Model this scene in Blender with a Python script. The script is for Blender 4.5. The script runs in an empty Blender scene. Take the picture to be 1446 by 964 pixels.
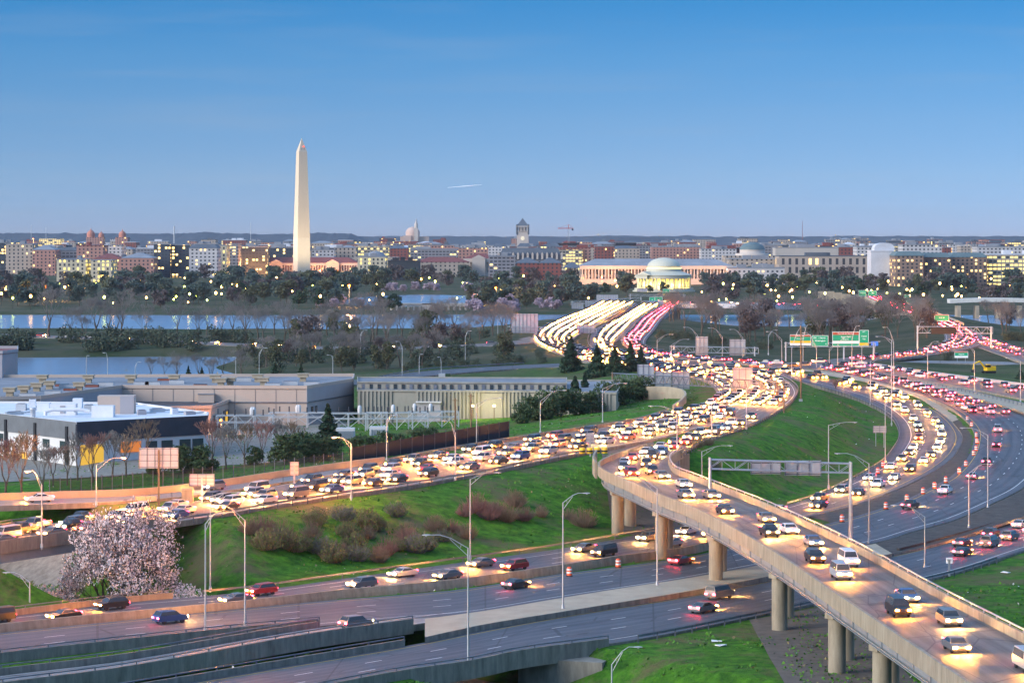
import bpy, math, random
import numpy as np
from mathutils import Vector, noise as mnoise
R = math.radians
C = bpy.context.scene.collection
SC = bpy.context.scene
rnd = random.Random(7)

# ---------------------------------------------------------------- camera, sky, sun, exposure
HC, FPX, HZ = 52.0, 3800.0, 333.0           # eye height (m), focal length (photo px), horizon row
cam = bpy.data.cameras.new('camera'); cam_o = bpy.data.objects.new('camera', cam); C.objects.link(cam_o)
cam_o.location = (0, 0, HC); cam_o.rotation_euler = (R(90), 0, 0)
cam.sensor_width = 36.0; cam.lens = FPX / 1446 * 36.0; cam.shift_y = -(482 - HZ) / 1446
cam.clip_start = 1.0; cam.clip_end = 60000
SC.camera = cam_o

SUN_EL, SUN_AZ = R(9), R(-118)              # low in the west: behind the camera on the left
w = bpy.data.worlds.new('World'); SC.world = w; w.use_nodes = True
nt = w.node_tree; nt.nodes.clear()
out = nt.nodes.new('ShaderNodeOutputWorld'); bg = nt.nodes.new('ShaderNodeBackground')
sky = nt.nodes.new('ShaderNodeTexSky'); sky.sky_type = 'NISHITA'; sky.sun_disc = False
sky.sun_elevation = SUN_EL; sky.sun_rotation = SUN_AZ; sky.altitude = 50
sky.air_density = 1.0; sky.dust_density = 0.6; sky.ozone_density = 2.5
tc = nt.nodes.new('ShaderNodeTexCoord')
mp = nt.nodes.new('ShaderNodeMapping'); mp.inputs['Scale'].default_value = (1, 1, 5.5); mp.inputs['Location'].default_value = (0, 0, 0.05)
nt.links.new(tc.outputs['Generated'], mp.inputs['Vector'])
nt.links.new(mp.outputs['Vector'], sky.inputs['Vector'])
# thin evening cirrus and the blue of the upper sky, by elevation
sx = nt.nodes.new('ShaderNodeSeparateXYZ'); nt.links.new(tc.outputs['Generated'], sx.inputs[0])
ramp = nt.nodes.new('ShaderNodeValToRGB')
mr = nt.nodes.new('ShaderNodeMapRange'); mr.inputs['From Min'].default_value = 0.0; mr.inputs['From Max'].default_value = 0.5
nt.links.new(sx.outputs['Z'], mr.inputs['Value']); nt.links.new(mr.outputs[0], ramp.inputs[0])
SKY_RAMP = [(0.0026, (0.180, 0.186, 0.350)), (0.0174, (0.206, 0.208, 0.302)), (0.0437, (0.255, 0.263, 0.316)), (0.0858, (0.273, 0.325, 0.371)), (0.1332, (0.225, 0.380, 0.451)), (0.1726, (0.137, 0.391, 0.506)), (0.3600, (0.700, 0.950, 1.050)), (1.0000, (2.100, 1.950, 1.850))]
ramp.color_ramp.elements[0].position = 0.0; ramp.color_ramp.elements[0].color = (*SKY_RAMP[0][1], 1)
ramp.color_ramp.elements[1].position = 1.0; ramp.color_ramp.elements[1].color = (*SKY_RAMP[-1][1], 1)
for p, c in SKY_RAMP[1:-1]:
    e = ramp.color_ramp.elements.new(p); e.color = (*c, 1)
mx = nt.nodes.new('ShaderNodeMix'); mx.data_type = 'RGBA'; mx.blend_type = 'MULTIPLY'; mx.inputs[0].default_value = 1.0
nt.links.new(sky.outputs[0], mx.inputs[6]); nt.links.new(ramp.outputs[0], mx.inputs[7])
cm = nt.nodes.new('ShaderNodeMapping'); cm.inputs['Scale'].default_value = (6, 6, 90); cm.inputs['Rotation'].default_value = (0, R(2.0), 0)
nt.links.new(tc.outputs['Generated'], cm.inputs['Vector'])
cn = nt.nodes.new('ShaderNodeTexNoise'); cn.inputs['Scale'].default_value = 1.6; cn.inputs['Detail'].default_value = 6
nt.links.new(cm.outputs[0], cn.inputs['Vector'])
cr = nt.nodes.new('ShaderNodeMapRange'); cr.inputs['From Min'].default_value = 0.5; cr.inputs['From Max'].default_value = 0.9; cr.inputs['To Max'].default_value = 0.22
nt.links.new(cn.outputs[0], cr.inputs['Value'])
mc = nt.nodes.new('ShaderNodeMix'); mc.data_type = 'RGBA'; mc.inputs[7].default_value = (0.60, 0.70, 0.86, 1)
nt.links.new(cr.outputs[0], mc.inputs[0]); nt.links.new(mx.outputs[2], mc.inputs[6])
nt.links.new(mc.outputs[2], bg.inputs['Color']); bg.inputs['Strength'].default_value = 0.11
nt.links.new(bg.outputs[0], out.inputs['Surface'])

sl = bpy.data.lights.new('sun', 'SUN'); sl.energy = 0.8; sl.angle = R(40); sl.color = (1.0, 0.92, 0.84)
so = bpy.data.objects.new('sun', sl); C.objects.link(so)
so.rotation_euler = Vector((math.sin(SUN_AZ) * math.cos(R(20)), math.cos(SUN_AZ) * math.cos(R(20)), math.sin(R(20)))).to_track_quat('Z', 'Y').to_euler()

SC.view_settings.view_transform = 'Standard'; SC.view_settings.look = 'None'
SC.view_settings.gamma = 1.0; SC.view_settings.use_curve_mapping = False; SC.view_settings.exposure = 2.6
SC.render.engine = 'CYCLES'
cy = SC.cycles
cy.max_bounces = 4; cy.diffuse_bounces = 2; cy.glossy_bounces = 2; cy.transmission_bounces = 2; cy.transparent_max_bounces = 4
cy.caustics_reflective = False; cy.caustics_refractive = False; cy.sample_clamp_indirect = 3.0
cy.use_denoising = True; cy.use_light_tree = True
try: cy.denoiser = 'OPENIMAGEDENOISE'
except Exception: pass

# ---------------------------------------------------------------- helpers
def P(px, py, z=0.0):
    """a point of the ground plan at height z, read off the photo's rows and columns"""
    Y = FPX * (HC - z) / (py - HZ)
    return Vector(((px - 723) * Y / FPX, Y, z))
def at(px, Y, z=0.0): return Vector(((px - 723) * Y / FPX, Y, z))
def zrow(py, Y): return HC - (py - HZ) * Y / FPX

_m = {}
def road_mat(name, col, worn, rough=.66, lane=3.7):
    """asphalt with wheel tracks along the lanes, patches and cross joints"""
    m = bpy.data.materials.new(name); m.use_nodes = True; t = m.node_tree; b = t.nodes['Principled BSDF']; N = t.nodes.new; L = t.links.new
    b.inputs['Roughness'].default_value = rough; b.inputs['Specular IOR Level'].default_value = .3
    u = N('ShaderNodeUVMap'); u.uv_map = 'along'; sp = N('ShaderNodeSeparateXYZ'); L(u.outputs[0], sp.inputs[0])
    def nz(sc, det, st):
        k = N('ShaderNodeMapping'); k.inputs['Scale'].default_value = st; L(u.outputs[0], k.inputs[0]); n = N('ShaderNodeTexNoise'); n.inputs['Scale'].default_value = sc; n.inputs['Detail'].default_value = det; n.inputs['Roughness'].default_value = .7; L(k.outputs[0], n.inputs['Vector']); return n.outputs[0]
    def mth(op, a, c):
        n = N('ShaderNodeMath'); n.operation = op
        for i, q in enumerate((a, c)):
            if isinstance(q, (int, float)): n.inputs[i].default_value = q
            elif q is not None: L(q, n.inputs[i])
        return n.outputs[0]
    wave = mth('MULTIPLY_ADD', mth('COSINE', mth('MULTIPLY', sp.outputs[0], 4 * math.pi / lane), None), .5)   # two tracks a lane
    streak = nz(1.0, 6, (1.6, .012, 1)); patch = nz(.12, 7, (1, .45, 1)); fine = nz(2.2, 4, (1, 1, 1))
    f = mth('ADD', mth('ADD', mth('MULTIPLY', wave, .16), mth('MULTIPLY', streak, .9)), mth('ADD', mth('MULTIPLY', patch, .7), mth('MULTIPLY', fine, .25)))
    r = N('ShaderNodeValToRGB'); r.color_ramp.elements[0].position = .62; r.color_ramp.elements[1].position = 1.25; r.color_ramp.elements[0].color = (*col, 1); r.color_ramp.elements[1].color = (*worn, 1)
    mr_ = N('ShaderNodeMapRange'); mr_.inputs['From Min'].default_value = .62; mr_.inputs['From Max'].default_value = 1.25; L(f, mr_.inputs['Value']); r.color_ramp.elements[0].position = 0; r.color_ramp.elements[1].position = 1; L(mr_.outputs[0], r.inputs[0])
    vo = N('ShaderNodeTexVoronoi'); vo.feature = 'DISTANCE_TO_EDGE'; k = N('ShaderNodeMapping'); k.inputs['Scale'].default_value = (.27, .05, 1); L(u.outputs[0], k.inputs[0]); L(k.outputs[0], vo.inputs['Vector']); vo.inputs['Scale'].default_value = 1.0
    ck = mth('LESS_THAN', vo.outputs['Distance'], .012); jt = mth('LESS_THAN', mth('FRACT', mth('DIVIDE', sp.outputs[1], 31.0), None), .012)
    x = N('ShaderNodeMix'); x.data_type = 'RGBA'; L(mth('MULTIPLY', mth('MAXIMUM', ck, jt), .55), x.inputs[0]); L(r.outputs[0], x.inputs[6]); x.inputs[7].default_value = (.02, .02, .022, 1); L(x.outputs[2], b.inputs['Base Color'])
    _m[name] = m; return m
def mat(name, col, rough=0.75, metal=0.0, var=0.18, scale=0.6, bump=0.0, emit=None, spec=0.4, col2=None, detail=5, stretch=None):
    if name in _m: return _m[name]
    m = bpy.data.materials.new(name); m.use_nodes = True; t = m.node_tree; b = t.nodes['Principled BSDF']
    b.inputs['Roughness'].default_value = rough; b.inputs['Metallic'].default_value = metal
    b.inputs['Specular IOR Level'].default_value = spec
    if emit:
        b.inputs['Emission Color'].default_value = (*emit[:3], 1); b.inputs['Emission Strength'].default_value = emit[3]
    c = t.nodes.new('ShaderNodeTexCoord'); n = t.nodes.new('ShaderNodeTexNoise')
    n.inputs['Scale'].default_value = scale; n.inputs['Detail'].default_value = detail; n.inputs['Roughness'].default_value = 0.65
    if stretch:
        k = t.nodes.new('ShaderNodeMapping'); k.inputs['Scale'].default_value = stretch
        t.links.new(c.outputs['Object'], k.inputs[0]); t.links.new(k.outputs[0], n.inputs['Vector'])
    else: t.links.new(c.outputs['Object'], n.inputs['Vector'])
    r = t.nodes.new('ShaderNodeValToRGB'); r.color_ramp.elements[0].position = 0.3; r.color_ramp.elements[1].position = 0.7
    d = col2 or tuple(x * (1 - var) for x in col)
    u = col if col2 else tuple(min(1, x * (1 + var)) for x in col)
    r.color_ramp.elements[0].color = (*d, 1); r.color_ramp.elements[1].color = (*u, 1)
    t.links.new(n.outputs[0], r.inputs[0]); t.links.new(r.outputs[0], b.inputs['Base Color'])
    if bump:
        bp = t.nodes.new('ShaderNodeBump'); bp.inputs['Strength'].default_value = bump; bp.inputs['Distance'].default_value = 0.3
        t.links.new(n.outputs[0], bp.inputs['Height']); t.links.new(bp.outputs[0], b.inputs['Normal'])
    _m[name] = m; return m
def glow(name, col, strength):
    if name in _m: return _m[name]
    m = bpy.data.materials.new(name); m.use_nodes = True; t = m.node_tree; b = t.nodes['Principled BSDF']
    b.inputs['Base Color'].default_value = (*[min(1, c) * .6 for c in col], 1)
    b.inputs['Emission Color'].default_value = (*col, 1); b.inputs['Emission Strength'].default_value = strength
    _m[name] = m; return m

class MB:
    def __init__(s): s.v = []; s.f = []; s.mi = []; s.sm = []
    def add(s, vs, fs, mi=0, smooth=False):
        o = len(s.v); s.v.extend([tuple(x) for x in vs])
        for f in fs: s.f.append(tuple(i + o for i in f)); s.mi.append(mi); s.sm.append(smooth)
        return s
    def box(s, c, d, rz=0.0, mi=0, taper=1.0):
        cx, cy_, cz = c; a, b, h = d[0] / 2, d[1] / 2, d[2] / 2; k, q = math.cos(rz), math.sin(rz); vs = []
        for z, t in ((-h, 1.0), (h, taper)):
            for x, y in ((-a, -b), (a, -b), (a, b), (-a, b)):
                x *= t; y *= t; vs.append((cx + x * k - y * q, cy_ + x * q + y * k, cz + z))
        return s.add(vs, [(3, 2, 1, 0), (4, 5, 6, 7), (0, 1, 5, 4), (1, 2, 6, 5), (2, 3, 7, 6), (3, 0, 4, 7)], mi)
    def tube(s, p0, p1, r0, r1=None, n=6, mi=0, cap=True, smooth=True):
        p0 = Vector(p0); p1 = Vector(p1); r1 = r0 if r1 is None else r1; d = (p1 - p0)
        if d.length < 1e-6: return s
        d.normalize(); a = d.orthogonal().normalized(); b = d.cross(a); vs = []
        for p, r in ((p0, r0), (p1, r1)):
            for i in range(n):
                t = 2 * math.pi * i / n; vs.append(p + a * (r * math.cos(t)) + b * (r * math.sin(t)))
        fs = [(i, (i + 1) % n, n + (i + 1) % n, n + i) for i in range(n)]
        s.add(vs, fs, mi, smooth)
        if cap: s.add(vs, [tuple(range(n - 1, -1, -1)), tuple(range(n, 2 * n))], mi)
        return s
    def lathe(s, prof, n=24, c=(0, 0, 0), mi=0, smooth=True, a0=0.0, cap=True):
        vs = []; m = len(prof)
        for r, z in prof:
            for i in range(n):
                t = a0 + 2 * math.pi * i / n; vs.append((c[0] + r * math.cos(t), c[1] + r * math.sin(t), c[2] + z))
        fs = [(k * n + i, k * n + (i + 1) % n, (k + 1) * n + (i + 1) % n, (k + 1) * n + i) for k in range(m - 1) for i in range(n)]
        s.add(vs, fs, mi, smooth)
        if cap: s.add(vs[-n:], [tuple(range(n))], mi); s.add(vs[:n], [tuple(range(n - 1, -1, -1))], mi)
        return s
    def prism(s, pts, z0, z1, mi=0, top=True, mi_top=None):
        n = len(pts); vs = [(p[0], p[1], z0) for p in pts] + [(p[0], p[1], z1) for p in pts]
        ar = sum(pts[i][0] * pts[(i + 1) % n][1] - pts[(i + 1) % n][0] * pts[i][1] for i in range(n))
        fs = [(i, (i + 1) % n, n + (i + 1) % n, n + i) if ar > 0 else ((i + 1) % n, i, n + i, n + (i + 1) % n) for i in range(n)]
        s.add(vs, fs, mi)
        if top:
            tp = tuple(range(n, 2 * n)); s.add(vs, [tp if ar > 0 else tp[::-1]], mi if mi_top is None else mi_top)
        return s
    def build(s, name, mats, parent=None, loc=None):
        me = bpy.data.meshes.new(name); me.from_pydata(s.v, [], s.f)
        for m in (mats if isinstance(mats, (list, tuple)) else [mats]): me.materials.append(m)
        me.polygons.foreach_set('material_index', s.mi); me.polygons.foreach_set('use_smooth', s.sm); me.update()
        o = bpy.data.objects.new(name, me); C.objects.link(o)
        if parent is not None: o.parent = parent
        if loc is not None: o.location = loc
        return o
def tag(o, label=None, cat=None, group=None, kind=None):
    if label: o['label'] = label
    if cat: o['category'] = cat
    if group: o['group'] = group
    if kind: o['kind'] = kind
    return o
def thing(name, label, cat, loc=(0, 0, 0), rz=0.0, group=None):
    o = bpy.data.objects.new(name, None); C.objects.link(o); o.location = loc; o.rotation_euler = (0, 0, rz); o.empty_display_size = 0.5
    return tag(o, label, cat, group)
def struct(o, label, cat): return tag(o, label, cat, kind='structure')
KIDS = {}
def kids(o):
    if o.name not in KIDS: KIDS[o.name] = [c for c in bpy.data.objects if c.parent == o]
    return KIDS[o.name]
def dup(o, loc=None, rz=None, scale=None, label=None, group=None, parent=None):
    c = o.copy(); C.objects.link(c)
    if parent is not None: c.parent = parent
    if loc is not None: c.location = loc
    if rz is not None: c.rotation_euler = (0, 0, rz)
    if scale is not None: c.scale = scale if isinstance(scale, tuple) else (scale,) * 3
    if label: c['label'] = label
    if group: c['group'] = group
    for k in kids(o): dup(k, parent=c)
    return c
class Proto:
    """first placing moves the built thing itself, later ones copy it"""
    def __init__(s, o): s.o = o; s.used = False
    def put(s, loc, rz=0.0, scale=1.0, label=None, group=None):
        if s.used: return dup(s.o, loc, rz, scale, label, group)
        s.used = True; o = s.o; kids(o); o.location = loc; o.rotation_euler = (0, 0, rz); o.scale = scale if isinstance(scale, tuple) else (scale,) * 3
        if label: o['label'] = label
        if group: o['group'] = group
        return o

# ---------------------------------------------------------------- materials
M_asph = road_mat('asphalt', (0.024, 0.030, 0.042), (0.105, 0.112, 0.128))
M_asph2 = road_mat('worn_asphalt', (0.050, 0.046, 0.045), (0.185, 0.168, 0.155))
M_deck = road_mat('concrete_pavement', (0.13, 0.125, 0.125), (0.25, 0.24, 0.235), .6)
M_conc = mat('concrete', (0.34, 0.30, 0.225), 0.85, scale=1.1, bump=0.1, detail=9, col2=(0.19, 0.16, 0.115), stretch=(1, 1, .22))
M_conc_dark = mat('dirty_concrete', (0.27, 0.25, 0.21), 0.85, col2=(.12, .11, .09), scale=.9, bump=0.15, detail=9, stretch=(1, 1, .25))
M_tanconc = mat('tan_concrete', (0.36, 0.30, 0.215), 0.8, var=0.15, scale=0.3, detail=8)
M_paint = mat('white_paint', (0.62, 0.62, 0.60), 0.6, var=0.15, scale=1.5)
M_ypaint = mat('yellow_paint', (0.55, 0.34, 0.04), 0.6, var=0.15, scale=1.5)
M_galv = mat('galvanized_steel', (0.42, 0.44, 0.46), 0.45, 0.6, var=0.15, scale=1.0)
M_rail = mat('weathered_rail', (0.16, 0.18, 0.21), 0.5, 0.5, var=0.3, scale=0.5)
M_post = mat('guard_post', (0.10, 0.11, 0.13), 0.6, 0.3)
M_girder = mat('grey_painted_steel', (0.22, 0.245, 0.27), 0.5, 0.1, var=0.15, scale=0.4)
M_dark = mat('black_metal', (0.02, 0.022, 0.028), 0.5, 0.2)
M_signback = mat('aluminium_sheet', (0.46, 0.48, 0.50), 0.5, 0.3, var=0.08)
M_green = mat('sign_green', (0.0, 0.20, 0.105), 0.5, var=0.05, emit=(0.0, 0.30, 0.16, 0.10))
M_lamp_off = mat('lamp_lens', (0.6, 0.62, 0.62), 0.3)
M_orange = glow('sodium_lamp', (1.0, 0.20, 0.012), 1.3)
M_bark = mat('bark', (0.085, 0.068, 0.052), 0.9, var=0.3, scale=1.5)
M_twig = mat('bare_twigs', (0.165, 0.155, 0.15), 0.9, var=0.3, scale=0.3)

# ---------------------------------------------------------------- ribbons (roads)
def resample(pts, n):
    """smooth curve through world points, n samples evenly along it"""
    p = np.array([tuple(q) for q in pts], float); d = np.r_[0, np.cumsum(np.linalg.norm(np.diff(p, axis=0), axis=1))]
    m = np.zeros_like(p)
    for i in range(len(p)):
        a, b = max(0, i - 1), min(len(p) - 1, i + 1); m[i] = (p[b] - p[a]) / max(1e-6, d[b] - d[a])
    t = np.linspace(0, d[-1], n); k = np.clip(np.searchsorted(d, t, side='right') - 1, 0, len(p) - 2)
    h = (d[k + 1] - d[k])[:, None]; s = ((t - d[k])[:, None]) / h
    return ((2 * s**3 - 3 * s**2 + 1) * p[k] + (s**3 - 2 * s**2 + s) * h * m[k] + (-2 * s**3 + 3 * s**2) * p[k + 1] + (s**3 - s**2) * h * m[k + 1])
ROADS = {}
class Road:
    def __init__(s, name, st, step=5.0, za=0.0):
        """st: stations (ax, ay, bx, by, z): the two edges as seen in the photo"""
        A = [P(q[0], q[1], q[4] + za) - Vector((0, 0, za)) for q in st]; B = [P(q[2], q[3], q[4]) for q in st]
        Cn = [(a + b) / 2 for a, b in zip(A, B)]
        L = sum((Cn[i + 1] - Cn[i]).length for i in range(len(Cn) - 1)); n = max(6, int(L / step))
        # one common parameter: the stations
        c = np.array([tuple(q) for q in Cn]); d = np.r_[0, np.cumsum(np.linalg.norm(np.diff(c, axis=0), axis=1))]
        both = [tuple(a) + tuple(b) for a, b in zip(A, B)]
        p = np.array(both); m = np.zeros_like(p)
        for i in range(len(p)):
            i0, i1 = max(0, i - 1), min(len(p) - 1, i + 1); m[i] = (p[i1] - p[i0]) / (d[i1] - d[i0])
        t = np.linspace(0, d[-1], n); k = np.clip(np.searchsorted(d, t, side='right') - 1, 0, len(p) - 2)
        h = (d[k + 1] - d[k])[:, None]; u = ((t - d[k])[:, None]) / h
        q = ((2*u**3 - 3*u**2 + 1) * p[k] + (u**3 - 2*u**2 + u) * h * m[k] + (-2*u**3 + 3*u**2) * p[k+1] + (u**3 - u**2) * h * m[k+1])
        s.A, s.B = q[:, :3], q[:, 3:]; s.C = (s.A + s.B) / 2; s.n = n; s.len = d[-1]; s.name = name; s.bridge = np.zeros(n, bool)
        tg = np.gradient(s.C, axis=0); tg[:, 2] = 0; tg /= np.linalg.norm(tg, axis=1)[:, None]; s.T = tg
        nrm = np.stack([tg[:, 1], -tg[:, 0]], 1)           # to the right of travel
        s.side = np.sign(np.mean(np.sum((s.B - s.A)[:, :2] * nrm, 1)))
        s.N = np.c_[nrm, np.zeros(n)] * s.side              # from edge a to edge b
        s.W = np.abs(np.sum((s.B - s.A) * s.N, 1)); s.S = np.r_[0, np.cumsum(np.linalg.norm(np.diff(s.C, axis=0), axis=1))]
        ROADS[name] = s
    def at(s, dist, f):
        """point at arc length dist and fraction f from edge a to b, with the heading"""
        x = [np.interp(dist, s.S, s.A[:, i]) * (1 - f) + np.interp(dist, s.S, s.B[:, i]) * f for i in range(3)]
        t = [np.interp(dist, s.S, s.T[:, i]) for i in range(2)]
        return Vector(x), math.atan2(t[1], t[0])
    def line(s, f, off=0.0, i0=0, i1=None):
        p = s.A * (1 - f) + s.B * f + s.N * off
        return p[i0:i1]
    def slab(s, name, m, label, cat, thick=0.9, dz=0.0, sub=6):
        """road surface with real thickness"""
        b = MB(); vs = []; fr = np.linspace(0, 1, sub)
        for i in range(s.n):
            for f in fr:
                q = s.A[i] * (1 - f) + s.B[i] * f; vs.append((q[0], q[1], q[2] + dz))
        fl = s.side > 0
        fs = []
        for i in range(s.n - 1):
            for j in range(sub - 1):
                a = i * sub + j; f = (a, a + 1, a + sub + 1, a + sub); fs.append(f)
        # orientation: make normals point up
        b.add(vs, fs, 0, True)
        v0, v1, v2 = (Vector(vs[k]) for k in fs[0][:3])
        if (v1 - v0).cross(v2 - v0).z < 0: b.f = [f[::-1] for f in b.f]
        for ed in (0, sub - 1):
            e = [vs[i * sub + ed] for i in range(s.n)]; vv = e + [(x, y, z - thick) for x, y, z in e]
            b.add(vv, [(i, i + 1, s.n + i + 1, s.n + i) for i in range(s.n - 1)], 1)
        lo = [(*vs[i * sub][:2], vs[i * sub][2] - thick) for i in range(s.n)] + [(*vs[i * sub + sub - 1][:2], vs[i * sub + sub - 1][2] - thick) for i in range(s.n)]
        b.add(lo, [(i, i + 1, s.n + i + 1, s.n + i) for i in range(s.n - 1)], 1)
        o = b.build(name, [m, M_conc_dark]); struct(o, label, cat); s.obj = o
        uv = o.data.uv_layers.new(name='along'); nv = s.n * sub; wid = float(np.mean(s.W)); S_ = s.S
        li = np.zeros(len(o.data.loops), np.int32); o.data.loops.foreach_get('vertex_index', li); ok = li < nv
        q = np.zeros((len(li), 2)); q[ok, 0] = fr[li[ok] % sub] * wid; q[ok, 1] = S_[li[ok] // sub]; uv.data.foreach_set('uv', q.ravel()); return o
    def stripes(s, fr, dash=None, width=0.16, m=None, parent=True, i0=0.0, i1=1.0):
        b = MB()
        for f in fr:
            L0, L1 = s.len_() * i0, s.len_() * i1; d = L0
            on, offd = dash or (4.0, 0.0)
            while d < L1:
                e = min(L1, d + on); k = max(1, int((e - d) / 4)); row = []
                for j in range(k + 1):
                    q, a = s.at(d + (e - d) * j / k, f); nx, ny = math.sin(a) * width / 2, -math.cos(a) * width / 2
                    row += [(q.x - nx, q.y - ny, q.z + 0.012), (q.x + nx, q.y + ny, q.z + 0.012)]
                b.add(row, [(2*j+1, 2*j+3, 2*j+2, 2*j) for j in range(k)])
                d = e + offd
        o = b.build('lane_marking', m or M_paint, s.obj if parent else None); return o
    def len_(s): return s.S[-1]

def along(pts, prof, closed=True):
    """sweep a 2D profile (offset to the right, height) along world points -> MB"""
    p = np.array(pts, float); t = np.gradient(p, axis=0); t[:, 2] = 0; t /= np.linalg.norm(t, axis=1)[:, None]
    b = MB(); n = len(prof); vs = []
    for i in range(len(p)):
        for o, h in prof: vs.append((p[i, 0] + t[i, 1] * o, p[i, 1] - t[i, 0] * o, p[i, 2] + h))
    fs = [(i * n + j, i * n + (j + 1) % n, (i + 1) * n + (j + 1) % n, (i + 1) * n + j) for i in range(len(p) - 1) for j in range(n if closed else n - 1)]
    b.add(vs, fs)
    if closed: b.add(vs, [tuple(range(n)), tuple(range((len(p) - 1) * n, len(p) * n))[::-1]])
    return b
JERSEY = [(-0.30, -0.05), (-0.30, 0.18), (-0.13, 0.42), (-0.10, 1.05), (0.10, 1.05), (0.13, 0.42), (0.30, 0.18), (0.30, -0.05)]
def wallprof(wd, h, lo=-0.6): return [(-wd / 2, lo), (-wd / 2, h), (wd / 2, h), (wd / 2, lo)]
def barrier(name, pts, label, prof=JERSEY, m=None, cat='barrier'):
    b = along(pts, prof); o = b.build(name, m or M_conc); return tag(o, label, cat)
_gpost = None
def guardrail(pts, label, spacing=3.8, h=0.72, group='steel guardrails along the roads', base=0.0):
    """W-beam rail on posts; every post its own part"""
    global _gpost
    p = resample(pts, max(4, int(sum(np.linalg.norm(np.diff(np.array(pts), axis=0), axis=1)) / 4)))
    t = thing('guardrail', label, 'guardrail', tuple(p[0]), 0, group); o = p[0]
    q = p - o; q[:, 2] += base
    along(q, [(-0.05, h - 0.28), (0.05, h - 0.20), (-0.01, h - 0.12), (0.05, h - 0.04), (-0.05, h + 0.03)]).build('rail', M_rail, t)
    d = np.r_[0, np.cumsum(np.linalg.norm(np.diff(q, axis=0), axis=1))]; k = min(99, int(d[-1] / spacing))
    for i in range(k + 1):
        x = [np.interp(d[-1] * i / max(1, k), d, q[:, j]) for j in range(3)]
        if _gpost is None:
            _gpost = MB().box((0, 0, h / 2 - 0.2), (0.16, 0.12, h + 0.45)).build('post', M_post, t); _gpost.location = x
        else:
            c = _gpost.copy(); C.objects.link(c); c.parent = t; c.location = x
    return t

# ---------------------------------------------------------------- roads: plan read from the photo
rM1 = Road('main', [(844,426,900,427.5,8),(824,437,880,437,8),(790,450,858,450,8),(765,462,838,462,8),(752,475,815,474,8),(760,487,808,486,8),
    (800,503,835,494,8),(840,512,865,500.5,8),(900,521,905,509.5,8.5),(960,530,960,518,8.8),(995,538,1050,522,9),(1009,548,1103,532,9),(1011,557,1126,552,9),
    (1001,564,1112,572,9),(979,574,1066,598,9)])
rA = Road('west ramp', [(1001,565,1066,583,9),(979,574,1030,595,9),(946,582,975,607,9),(904,594,925,620,9),(860,602,870,630,9),(812,609,835,637,8.8),(720,623,760,651,8.5),
    (623,639,670,670,8),(545,654,560,688,7.8),(490,668,490,698,7.6),(369,689,385,714,7.2),(271,708,290,730,7),(200,721,203,743,7),(68,739,75,761,7),(-70,757,-70,783,7)])
rF = Road('flyover', [(1030,585,1100,578,9),(1005,599,1066,598,9.1),(955,614,1000,622,9.3),(904,629,957,643,9.6),(870,640,945,652,9.9),(848,651,946,660,10),(850,660,952,668,10),
    (866,668,960,672,10),(888,677,974,677,10),(924,693,1015,693,10),(990,719,1081,719,10),(1091,775,1200,775,10),(1193,843,1322,843,10),(1295,911,1452,911,10),(1380,968,1560,968,10),(1500,1050,1710,1050,10)], za=1.0)
rM2 = Road('east', [(899,430,935,430,8),(868,450,902,450,8),(841,464,885,470,8),(833,478,872,480,8),(836,490,866,485,8),(853,499,880,497.5,8),(900,508,905,500.5,8.5),(960,516.5,965,508,8.5),
    (1034,521,1034,514.5,8),(1085,528,1100,521,7),(1130,538,1160,529,6.2),(1187,554,1224,539,5),(1229,570,1289,557,4),(1255,586,1320,575,3),(1267,602,1345,594,2.4),(1268,618,1359,615,1.8),
    (1260,633,1352,637,1.3),(1247,649,1332,656,1),(1222,665,1290,680,.7),(1196,679,1240,701,.4),(1150,700,1190,717,.2),(1116,711,1143,728,0),(1035,729,1056,754,0),(954,745,970,779,0),
    (863,762,873,792,0),(785,775,785,806,0),(683,789,649,825,0),(582,803,560,834,0),(480,817,480,841,0),(339,836,339,857,0),(169,851,169,873,0),(0,871,0,890,0),(-70,879,-70,898,0)])
rR = Road('outbound', [(943,427,962,427,8),(901,451,938,447,8),(885,468,924,466,8),(877,480,912,482,8),(886,490.5,918,492,8),(910,498.5,940,499,8),(965,506,975,503.5,8),(1034,512.5,1040,508.5,7.5),
    (1100,519.5,1105,513,6.8),(1145,520.5,1150,514.5,6.4),(1197,529,1200,522,6),(1271,548,1265,533.5,5),(1317,563,1345,553,4.5),(1343,576,1395,567,4),(1360,589,1446,582,3.3),(1374,606,1480,602,2.8),
    (1375,620,1490,628,2.2),(1368,643,1480,652,1.7),(1343,672,1445,688,1.2),(1308,691,1400,711,.8),(1274,707,1344,735,.5),(1230,722,1290,750,.2),(1173,738,1236,766,0),(970,786,970,817,0),
    (785,811,785,846,0),(649,832,649,868,0),(560,840,560,874,0),(480,846,480,881,0),(339,859,339,894,0),(169,876,169,912,0),(0,893,0,931,0),(-70,901,-70,939,0)])
rL2b = Road('slip', [(660,861,660,869,0),(600,868,600,879,0),(440,887,440,902,0),(169,933,169,951,0),(0,953,0,973,0),(-60,962,-60,983,0)])
rR3 = Road('outer', [(1600,690,1600,735,0),(1446,730,1446,777,0),(1364,756,1364,804,0),(1261,783,1300,820,0),(970,840,970,889,0),(863,857,863,908,0),(785,870,734,925,0),(683,889,663,940,0),(592,908,560,955,0),
    (480,927,440,978,0),(250,966,200,1018,0),(0,1008,-40,1060,0)])
rR4 = Road('airport', [(1105,512,1110,515.5,6.6),(1160,510.5,1165,516.5,6.2),(1213,514,1218,522,6),(1310,528,1329,541,5.5),(1434,544,1446,563,5),(1600,568,1600,594,5)])
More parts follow.
